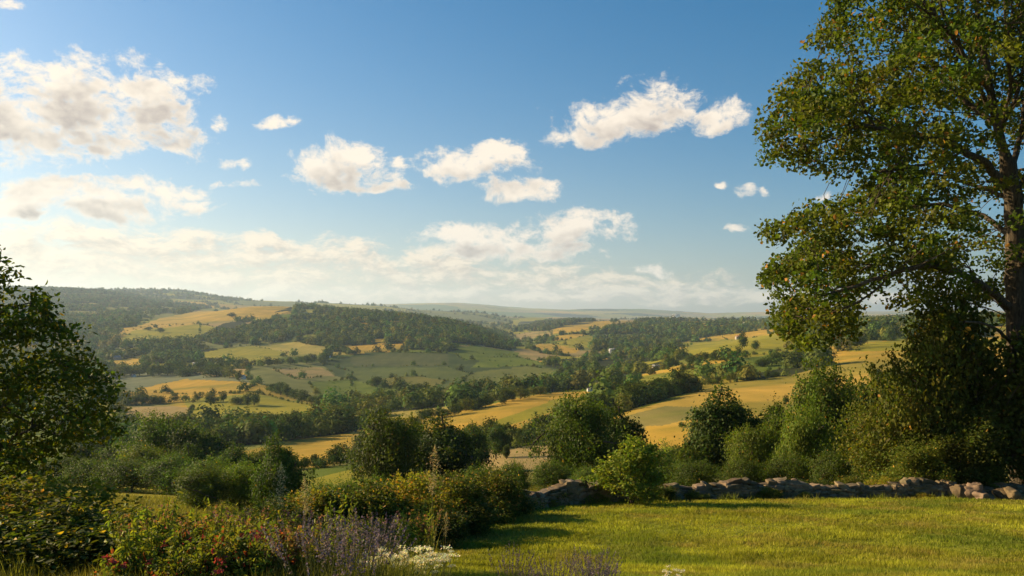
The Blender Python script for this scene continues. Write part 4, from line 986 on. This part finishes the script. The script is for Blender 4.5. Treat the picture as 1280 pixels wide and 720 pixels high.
# ------------------------------------------------------------------ grass
rng = np.random.default_rng(321)
def grass_field(name, n, xr, dr, h, w, col, cond=None, nb=6, var=.35, seed=0, label=None):
    D = np.exp(rng.uniform(math.log(dr[0]), math.log(dr[1]), n)); px = rng.uniform(xr[0], xr[1], n); x = (px - CX) / F * D; y = D
    if cond is not None: k = cond(px, D); x, y, px = x[k], y[k], px[k]
    n = len(x); z = H(x, y); pt = fbm(x / 1.7, y / 1.7, 5, 3); tall = 1 + .7 * np.clip(fbm(x / .9, y / .9, 15, 2), -1, 1)
    base = np.array(col)[None] * (1 + .6 * pt[:, None]) * (1 + .45 * fbm(x / .5, y / .35, 35, 2)[:, None]); dry = np.clip(fbm(x / 1.1, y / 1.1, 25, 3) * 2.0, 0, 1)[:, None]; base = base * (1 - dry) + np.array([.26, .20, .05]) * dry
    if name == 'lawn_grass':
        cl = np.clip(fbm(x / 2.6, y / 2.2, 45, 3) * 2.6 - .1, 0, 1)[:, None] * .6; base = base * (1 - cl) + np.array([.10, .15, .022]) * cl
    rep = np.repeat(np.arange(n), nb); m = len(rep); a = rng.uniform(0, 2 * PI, m); hh = h * tall[rep] * rng.uniform(.4, 1.15, m); ox = rng.normal(0, .03, m); oy = rng.normal(0, .03, m)
    ln = hh * rng.uniform(.1, .8, m); dx = np.cos(a) * ln; dy = np.sin(a) * ln; ww = w * np.sqrt(y[rep] / 14) * rng.uniform(.6, 1.3, m); b2 = rng.uniform(0, 2 * PI, m); wx = np.cos(b2) * ww; wy = np.sin(b2) * ww
    X = x[rep] + ox; Y = y[rep] + oy; Z = z[rep] - .01
    V = np.stack([np.stack([X - wx, Y - wy, Z], 1), np.stack([X + wx, Y + wy, Z], 1), np.stack([X + dx, Y + dy, Z + hh], 1)], 1)
    c = base[rep] * rng.uniform(1 - var, 1 + var, (m, 1)); b = MB(); b.add(V.reshape(-1, 3), np.arange(m)[:, None] * 3 + np.array([0, 1, 2]), np.repeat(c, 3, 0))
    return tag(b.obj(name, M['grass']), label, 'grass', kind='stuff')
def lawn_zone(px, D):
    lim = np.interp(px, [-100, 480, 530, 640, 760, 900, 1100, 1400], [15, 15, 17.5, 24.6, 27.8, 29.3, 30.7, 31.2]); return (D < lim) & (D > np.interp(px, [400, 540], [13, 6]))
grass_field('lawn_grass', 90000, (380, 1420), (6, 31.5), .085, .009, (.25, .232, .027), lawn_zone, label='short sunlit lawn grass, green with dry yellow patches')
grass_field('verge_grass', 9000, (500, 1400), (16, 32.5), .22, .010, (.15, .16, .03), lambda px, D: np.abs(D - np.interp(px, [530, 600, 680, 760, 880, 1010, 1185, 1400], [19.6, 22.7, 25.8, 27.9, 29.4, 30.4, 30.8, 31])) < .35 + .3 * np.sin(px * .07), label='longer unmown grass along the foot of the wall')
grass_field('rough_grass', 26000, (-120, 640), (6, 34), .32, .010, (.16, .155, .03), lambda px, D: ~lawn_zone(px, D) & (D < 34), label='rough long grass under the flower bed and hedge')
grass_field('meadow_grass', 24000, (-60, 1300), (31.8, 70), .38, .011, (.17, .155, .035), lambda px, D: D > 32.5, label='rough meadow grass on the slope beyond the wall')

# ------------------------------------------------------------------ farmhouses and barns in the valley
def house(px, py, wpx, D0, label, wallm, roofm, long=1.6, hr=.42, name='farmhouse', rot=None, d1=9000):
    D = hit(px, py, D0, d1); g = ground(px, D); w = wpx / F * D; d = w / long; h = w * hr; e = empty(name, g, R.uniform(-.6, .6) if rot is None else rot)
    x, y = w / 2, d / 2; r = h * .62
    b = MB(); b.add([(-x, -y, -2), (x, -y, -2), (x, y, -2), (-x, y, -2), (-x, -y, h), (x, -y, h), (x, y, h), (-x, y, h)], [(0, 1, 5, 4), (1, 2, 6, 5), (2, 3, 7, 6), (3, 0, 4, 7)])
    b.add([(-x, -y, h), (-x, y, h), (-x, 0, h + r), (x, -y, h), (x, y, h), (x, 0, h + r)], [(0, 2, 1), (3, 4, 5)]); b.obj('wall', wallm, e)
    b = MB(); ov = w * .04; t = w * .02; zz = r * ov / y
    for s in (-1, 1):
        A = [(-x - ov, s * (y + ov), h - zz), (x + ov, s * (y + ov), h - zz), (x + ov, 0, h + r), (-x - ov, 0, h + r)]; b.add(A + [(p[0], p[1], p[2] + t) for p in A], [(0, 1, 2, 3), (4, 5, 6, 7), (0, 1, 5, 4), (1, 2, 6, 5), (2, 3, 7, 6), (3, 0, 4, 7)])
    rf = b.obj('roof', roofm, e)
    if name == 'farmhouse':
        b = MB(); c = w * .05; cx = x * .75; zt = h + r * 1.35; b.add([(cx - c, -c, h), (cx + c, -c, h), (cx + c, c, h), (cx - c, c, h), (cx - c, -c, zt), (cx + c, -c, zt), (cx + c, c, zt), (cx - c, c, zt)], [(0, 1, 5, 4), (1, 2, 6, 5), (2, 3, 7, 6), (3, 0, 4, 7), (4, 5, 6, 7)]); b.obj('chimney', M['stone_house'], rf)
        for q in (-.55, 0., .55):
            b = MB(); ww = w * .05; z0 = h * .42; b.add([(x * q - ww, -y - .02, z0), (x * q + ww, -y - .02, z0), (x * q + ww, -y - .02, z0 + ww * 2), (x * q - ww, -y - .02, z0 + ww * 2), ], [(0, 1, 2, 3)])
            b.obj('window', M['glass'], e)
    return tag(e, label, 'house' if name == 'farmhouse' else 'barn', 'scattered houses and barns in the valley')
wh, sh, sl, ti, me_ = M['white_wall'], M['stone_house'], M['slate'], M['tile'], M['metal_roof']
for a in [
 (131, 437, 6, 600, 'small white farmhouse among the woods at the far left, highest but one', wh, sl), (144, 423, 4, 700, 'tiny white house highest on the left wooded slope', wh, sl), (168, 444, 6, 600, 'white farmhouse beside the small yellow clearing on the left', wh, sl),
 (196, 443, 7, 600, 'white gabled house in the trees left of the wooded hill', wh, sl), (147, 450, 8, 600, 'long pale house just below the white farmhouse in the left woods', sh, me_), (129, 471, 8, 500, 'pale-roofed house next to the tips of the leaning tree', wh, me_),
 (167, 471, 5, 500, 'small white house at the top left corner of the long yellow field', wh, sl), (220, 464, 9, 500, 'pale barn at the top edge of the long yellow field', sh, me_), (244, 457, 6, 550, 'grey-roofed barn behind the hedge above the long yellow field', sh, me_),
 (303, 474, 8, 500, 'long white-roofed shed at the right end of the long yellow field', wh, me_), (392, 447, 4, 700, 'tiny white cottage at the foot of the wooded hill', wh, sl), (411, 447, 4, 700, 'narrow cream cottage right of the tiny white one under the wooded hill', wh, ti),
 (531, 409, 6, 900, 'pale house in the wood high on the right of the hill', sh, me_), (614, 422, 6, 900, 'white house at the right shoulder of the wooded hill', wh, sl), (631, 434, 4, 800, 'tiny white house at the right foot of the wooded hill', wh, sl),
 (737, 489, 6, 380, 'small bright white house in the valley behind the smooth golden field', wh, sl), (684, 490, 15, 380, 'wide low barn with a dull green-grey roof in the valley', sh, sl), (820, 462, 9, 450, 'low pale barn among the valley trees below the mid hill', sh, me_),
 (765, 442, 9, 700, 'long white building in the trees at the foot of the mid hill', wh, me_), (850, 426, 8, 800, 'pale house at the right foot of the mid hill', wh, ti), (868, 427, 6, 800, 'red-roofed house beside the pale one right of the mid hill', sh, ti),
 (845, 398, 8, 1500, 'white farm on the crest of the mid hill', wh, me_), (932, 408, 7, 800, 'white house in the trees on the right ridge', wh, me_), (923, 424, 7, 500, 'little red barn on the sloping pasture', sh, ti)]:
    house(*a[:4], a[4], a[5], a[6], name='barn' if 'barn' in a[4] or 'shed' in a[4] else 'farmhouse')
# fence posts in the tan paddock
for px, py, hp, lb in [(611, 577, 13, 'leaning grey fence post in the tan paddock'), (612, 587, 6, 'short fence post just below the leaning one'), (642, 590, 5, 'low stump of a post under the tiny clipped tree'), (690, 575, 6, 'fence post at the right side of the tan paddock')]:
    D = hit(px, py, 80); g = ground(px, D); h = hp / F * D; r = max(.07, h * .07); b = MB(); frusta(b, np.array([[0, 0, -.3]]), np.array([[-.15 * h * .6, 0, h]]), np.array([r]), np.array([r * .85]), 6); top = np.array([-.09 * h, 0, h])
    an = np.arange(6) * PI / 3; b.add(np.concatenate([top + np.stack([np.cos(an) * r * .85, np.sin(an) * r * .85, 0 * an], 1), [top + np.array([0, 0, r * .4])]]), [(i, (i + 1) % 6, 6) for i in range(6)])
    o = b.obj('fence_post', M['wood']); o.location = g; tag(o, lb, 'fence post', 'posts in the tan paddock')

# ------------------------------------------------------------------ haze, sun, sky
def haze():
    me = bpy.data.meshes.new('haze'); x, y0, y1, z0, z1 = 34000, -400, 19500, -260, 620
    v = [(-x, y0, z0), (x, y0, z0), (x, y1, z0), (-x, y1, z0), (-x, y0, z1), (x, y0, z1), (x, y1, z1), (-x, y1, z1)]
    me.from_pydata(v, [], [(3, 2, 1, 0), (4, 5, 6, 7), (0, 1, 5, 4), (1, 2, 6, 5), (2, 3, 7, 6), (3, 0, 4, 7)])
    m, nt, N, L = mat('haze'); p = node(nt, 'ShaderNodeVolumePrincipled', {'Color': (.60, .78, 1.0, 1), 'Density': HAZE, 'Anisotropy': .35}); o_ = node(nt, 'ShaderNodeOutputMaterial'); nt.links.new(p.outputs[0], o_.inputs['Volume'])
    me.materials.append(m); o = link('haze', me); tag(o, kind='stuff'); o['label'] = 'thin blue summer haze over the valley'
HAZE = 6.0e-5
haze()
SUN_AZ, SUN_EL = -66., 21.
sd = np.array([math.sin(math.radians(SUN_AZ)) * math.cos(math.radians(SUN_EL)), math.cos(math.radians(SUN_AZ)) * math.cos(math.radians(SUN_EL)), math.sin(math.radians(SUN_EL))])
from mathutils import Vector
sl_ = bpy.data.lights.new('sun', 'SUN'); sl_.energy = 5.0; sl_.angle = math.radians(.53); sl_.color = (1., .78, .46)
so = bpy.data.objects.new('sun', sl_); COL.objects.link(so); so.rotation_euler = Vector(sd).to_track_quat('Z', 'Y').to_euler(); so.location = (-60, 30, 60)

w = bpy.data.worlds.new('World'); scene.world = w; w.cycles.sampling_method = 'MANUAL'; w.cycles.sample_map_resolution = 256; w.use_nodes = True; nt = w.node_tree; nt.nodes.clear()
BG = .065; K = 1 / BG * .70
sky = node(nt, 'ShaderNodeTexSky', sky_type='NISHITA', sun_disc=False, sun_elevation=math.radians(SUN_EL), sun_rotation=math.radians(SUN_AZ), altitude=200, air_density=1.0, dust_density=1.6, ozone_density=4.5)
geo = node(nt, 'ShaderNodeTexCoord'); sp = node(nt, 'ShaderNodeSeparateXYZ', {0: geo.outputs['Generated']})
az = mth(nt, 'ARCTAN2', sp.outputs[0], sp.outputs[1]); el = mth(nt, 'ARCSINE', sp.outputs[2])
vec = node(nt, 'ShaderNodeCombineXYZ', {0: az, 1: el, 2: 0.}).outputs[0]
BLOBS = [(95, 148, 130, 40), (20, 150, 110, 58), (150, 118, 82, 40), (60, 112, 60, 28), (195, 135, 45, 40), (100, 175, 80, 22), (255, 106, 20, 16), (275, 152, 14, 13), (300, 205, 32, 8), (300, 228, 24, 9), (350, 153, 32, 9), (270, 228, 14, 6), (215, 180, 22, 10),
 (120, 250, 112, 22), (85, 260, 75, 18), (180, 237, 62, 15), (20, 268, 50, 12),
 (430, 214, 80, 24), (440, 196, 38, 20), (385, 214, 36, 24), (492, 206, 30, 16), (455, 230, 60, 8),
 (600, 204, 62, 22), (622, 186, 42, 16), (570, 212, 40, 17), (650, 238, 56, 17), (620, 246, 30, 12), (640, 185, 26, 12),
 (775, 152, 80, 26), (822, 128, 50, 30), (722, 166, 45, 16), (900, 146, 38, 18), (885, 158, 26, 12),
 (590, 296, 80, 15), (720, 286, 72, 22), (640, 316, 120, 15), (745, 270, 46, 10), (820, 336, 32, 10), (920, 290, 20, 7), (932, 240, 14, 9), (957, 238, 10, 7), (1030, 240, 16, 9), (10, 5, 16, 9), (905, 235, 10, 5)]
DECK = [(215, 296, 50, 12), (120, 300, 70, 12), (330, 305, 60, 12), (440, 322, 70, 10), (30, 296, 60, 12), (530, 322, 60, 10), (210, 302, 90, 13), (100, 330, 260, 24), (350, 318, 150, 20), (500, 328, 160, 14), (560, 345, 240, 12), (700, 352, 200, 10), (0, 310, 160, 20), (300, 345, 300, 14), (760, 366, 220, 10), (400, 366, 420, 12), (1000, 372, 200, 7)]
def ang(px, py): x, z = (px - CX) / F, (HY - py) / F; return math.atan(x), math.atan(z / math.hypot(1, x))
def field_group(name, blobs, scale, amp, stretch=1.4, seed=0., flat=1.0, det=10., fine=.42):
    g = bpy.data.node_groups.new(name, 'ShaderNodeTree'); g.interface.new_socket('Vector', in_out='INPUT', socket_type='NodeSocketVector'); g.interface.new_socket('Value', in_out='OUTPUT', socket_type='NodeSocketFloat')
    gi = g.nodes.new('NodeGroupInput'); go = g.nodes.new('NodeGroupOutput'); acc = None
    nw = node(g, 'ShaderNodeTexNoise', {'Vector': gi.outputs[0], 'Scale': 14., 'Detail': 3.})
    wv = node(g, 'ShaderNodeVectorMath', {0: nw.outputs['Color'], 1: (.5, .5, .5)}, operation='SUBTRACT'); wv2 = node(g, 'ShaderNodeVectorMath', {0: wv.outputs[0], 3: .035}, operation='SCALE')
    V = node(g, 'ShaderNodeVectorMath', {0: gi.outputs[0], 1: wv2.outputs[0]}, operation='ADD').outputs[0]; s = node(g, 'ShaderNodeSeparateXYZ', {0: V})
    for px, py, rx, ry in blobs:
        a, e = ang(px, py); ra, re = rx * 1.1 / F, ry * 1.2 / F
        u = mth(g, 'MULTIPLY_ADD', s.outputs[0], 1 / ra, -a / ra); v = mth(g, 'MULTIPLY_ADD', s.outputs[1], 1 / re, -e / re)
        if flat != 1.0:   # flatter undersides
            v = mth(g, 'MULTIPLY', v, mth(g, 'MULTIPLY_ADD', mth(g, 'LESS_THAN', v, 0.), flat - 1, 1.))
        q = mth(g, 'SUBTRACT', 1. if rx > 36 else .62, mth(g, 'ADD', mth(g, 'MULTIPLY', u, u), mth(g, 'MULTIPLY', v, v)))
        q = mth(g, 'MAXIMUM', q, -2.); acc = q if acc is None else mth(g, 'SMOOTH_MAX', acc, q, .35)
    mp = node(g, 'ShaderNodeMapping', {'Vector': V, 'Scale': (1, stretch, 1), 'Location': (seed, seed, seed)})
    n1 = node(g, 'ShaderNodeTexNoise', {'Vector': mp.outputs[0], 'Scale': scale, 'Detail': det, 'Roughness': .62, 'Lacunarity': 2.1})
    n2 = node(g, 'ShaderNodeTexNoise', {'Vector': mp.outputs[0], 'Scale': scale * 3.3, 'Detail': 7., 'Roughness': .7})
    nn = mth(g, 'ADD', mth(g, 'MULTIPLY', mth(g, 'SUBTRACT', n1.outputs['Fac'], .5), amp), mth(g, 'MULTIPLY', mth(g, 'SUBTRACT', n2.outputs['Fac'], .5), amp * fine))
    nn = mth(g, 'SUBTRACT', nn, .25)
    g.links.new(mth(g, 'ADD', acc, nn), go.inputs[0]); return g
def use(g, v): n = nt.nodes.new('ShaderNodeGroup'); n.node_tree = g; nt.links.new(v, n.inputs[0]); return n.outputs[0]
def shift(v, dx, dy): return node(nt, 'ShaderNodeVectorMath', {0: v, 1: (dx, dy, 0)}, operation='ADD').outputs[0]
def sstep(v, a, b): return node(nt, 'ShaderNodeMapRange', {0: v, 1: a, 2: b, 3: 0., 4: 1.}, interpolation_type='SMOOTHSTEP').outputs[0]
G1 = field_group('cumulus', BLOBS, 24., 3.9, flat=1.2); d0 = use(G1, vec); dS = use(G1, shift(vec, -.010, .012)); GS = field_group('cumulus_form', BLOBS, 24., 3.9, flat=1.2, det=2.5, fine=.06); dU = use(GS, shift(vec, -.008, .026)); dC = use(GS, vec)
cov = sstep(d0, -.25, .7); lit = mth(nt, 'MULTIPLY_ADD', mth(nt, 'SUBTRACT', d0, dS), .30, .5, clamp=True)
shade = mth(nt, 'MULTIPLY', mth(nt, 'MULTIPLY', sstep(dU, -.7, 1.0), sstep(dC, -.1, 1.1)), mth(nt, 'SUBTRACT', 1.45, lit), clamp=True)

ccol = mixc(nt, shade, tuple(K * c for c in (.78, .68, .56)), tuple(K * c for c in (.36, .305, .275)))
G2 = field_group('deck', DECK, 24., 5.6, stretch=2.6, seed=3.7); e0 = use(G2, vec); eS = use(G2, shift(vec, -.010, .008))
dcov = mth(nt, 'MULTIPLY', sstep(e0, -.55, 1.0), .85); dl = mth(nt, 'MULTIPLY_ADD', mth(nt, 'SUBTRACT', e0, eS), .62, .55, clamp=True)
dcol = mixc(nt, dl, tuple(K * c for c in (.50, .40, .32)), tuple(K * c for c in (.84, .68, .50)))
SKYT = node(nt, 'ShaderNodeHueSaturation', {'Color': sky.outputs[0], 'Saturation': 1.38, 'Value': .95, 'Hue': .49}).outputs[0]
hz = mth(nt, 'POWER', 2.718, mth(nt, 'MULTIPLY', mth(nt, 'ABSOLUTE', el), -9.)); lf = mth(nt, 'MULTIPLY_ADD', az, -.55, .30, clamp=True)
SKYT = mixc(nt, mth(nt, 'MULTIPLY', hz, lf, clamp=True), SKYT, tuple(K * c for c in (.92, .73, .50)))
c = mixc(nt, dcov, SKYT, dcol); c = mixc(nt, cov, c, ccol)
bgn = node(nt, 'ShaderNodeBackground', {0: c, 1: BG}); node(nt, 'ShaderNodeOutputWorld', {0: bgn.outputs[0]})

cam = bpy.data.cameras.new('camera'); co = bpy.data.objects.new('camera', cam); COL.objects.link(co)
co.location = (0, 0, 0); co.rotation_euler = (PI / 2, 0, 0); cam.sensor_width = 36; cam.lens = 36 * F / 1280; cam.shift_y = (HY - 360) / 1280; cam.clip_start = .1; cam.clip_end = 60000
scene.camera = co
vs = scene.view_settings; vs.view_transform = 'Standard'; vs.look = 'None'; vs.exposure = 1.0; vs.gamma = 1
cy = scene.cycles; cy.use_denoising = True; cy.max_bounces = 6; cy.diffuse_bounces = 3; cy.glossy_bounces = 2; cy.transmission_bounces = 4; cy.volume_bounces = 1; cy.transparent_max_bounces = 8
cy.caustics_reflective = False; cy.caustics_refractive = False; cy.sample_clamp_indirect = 4
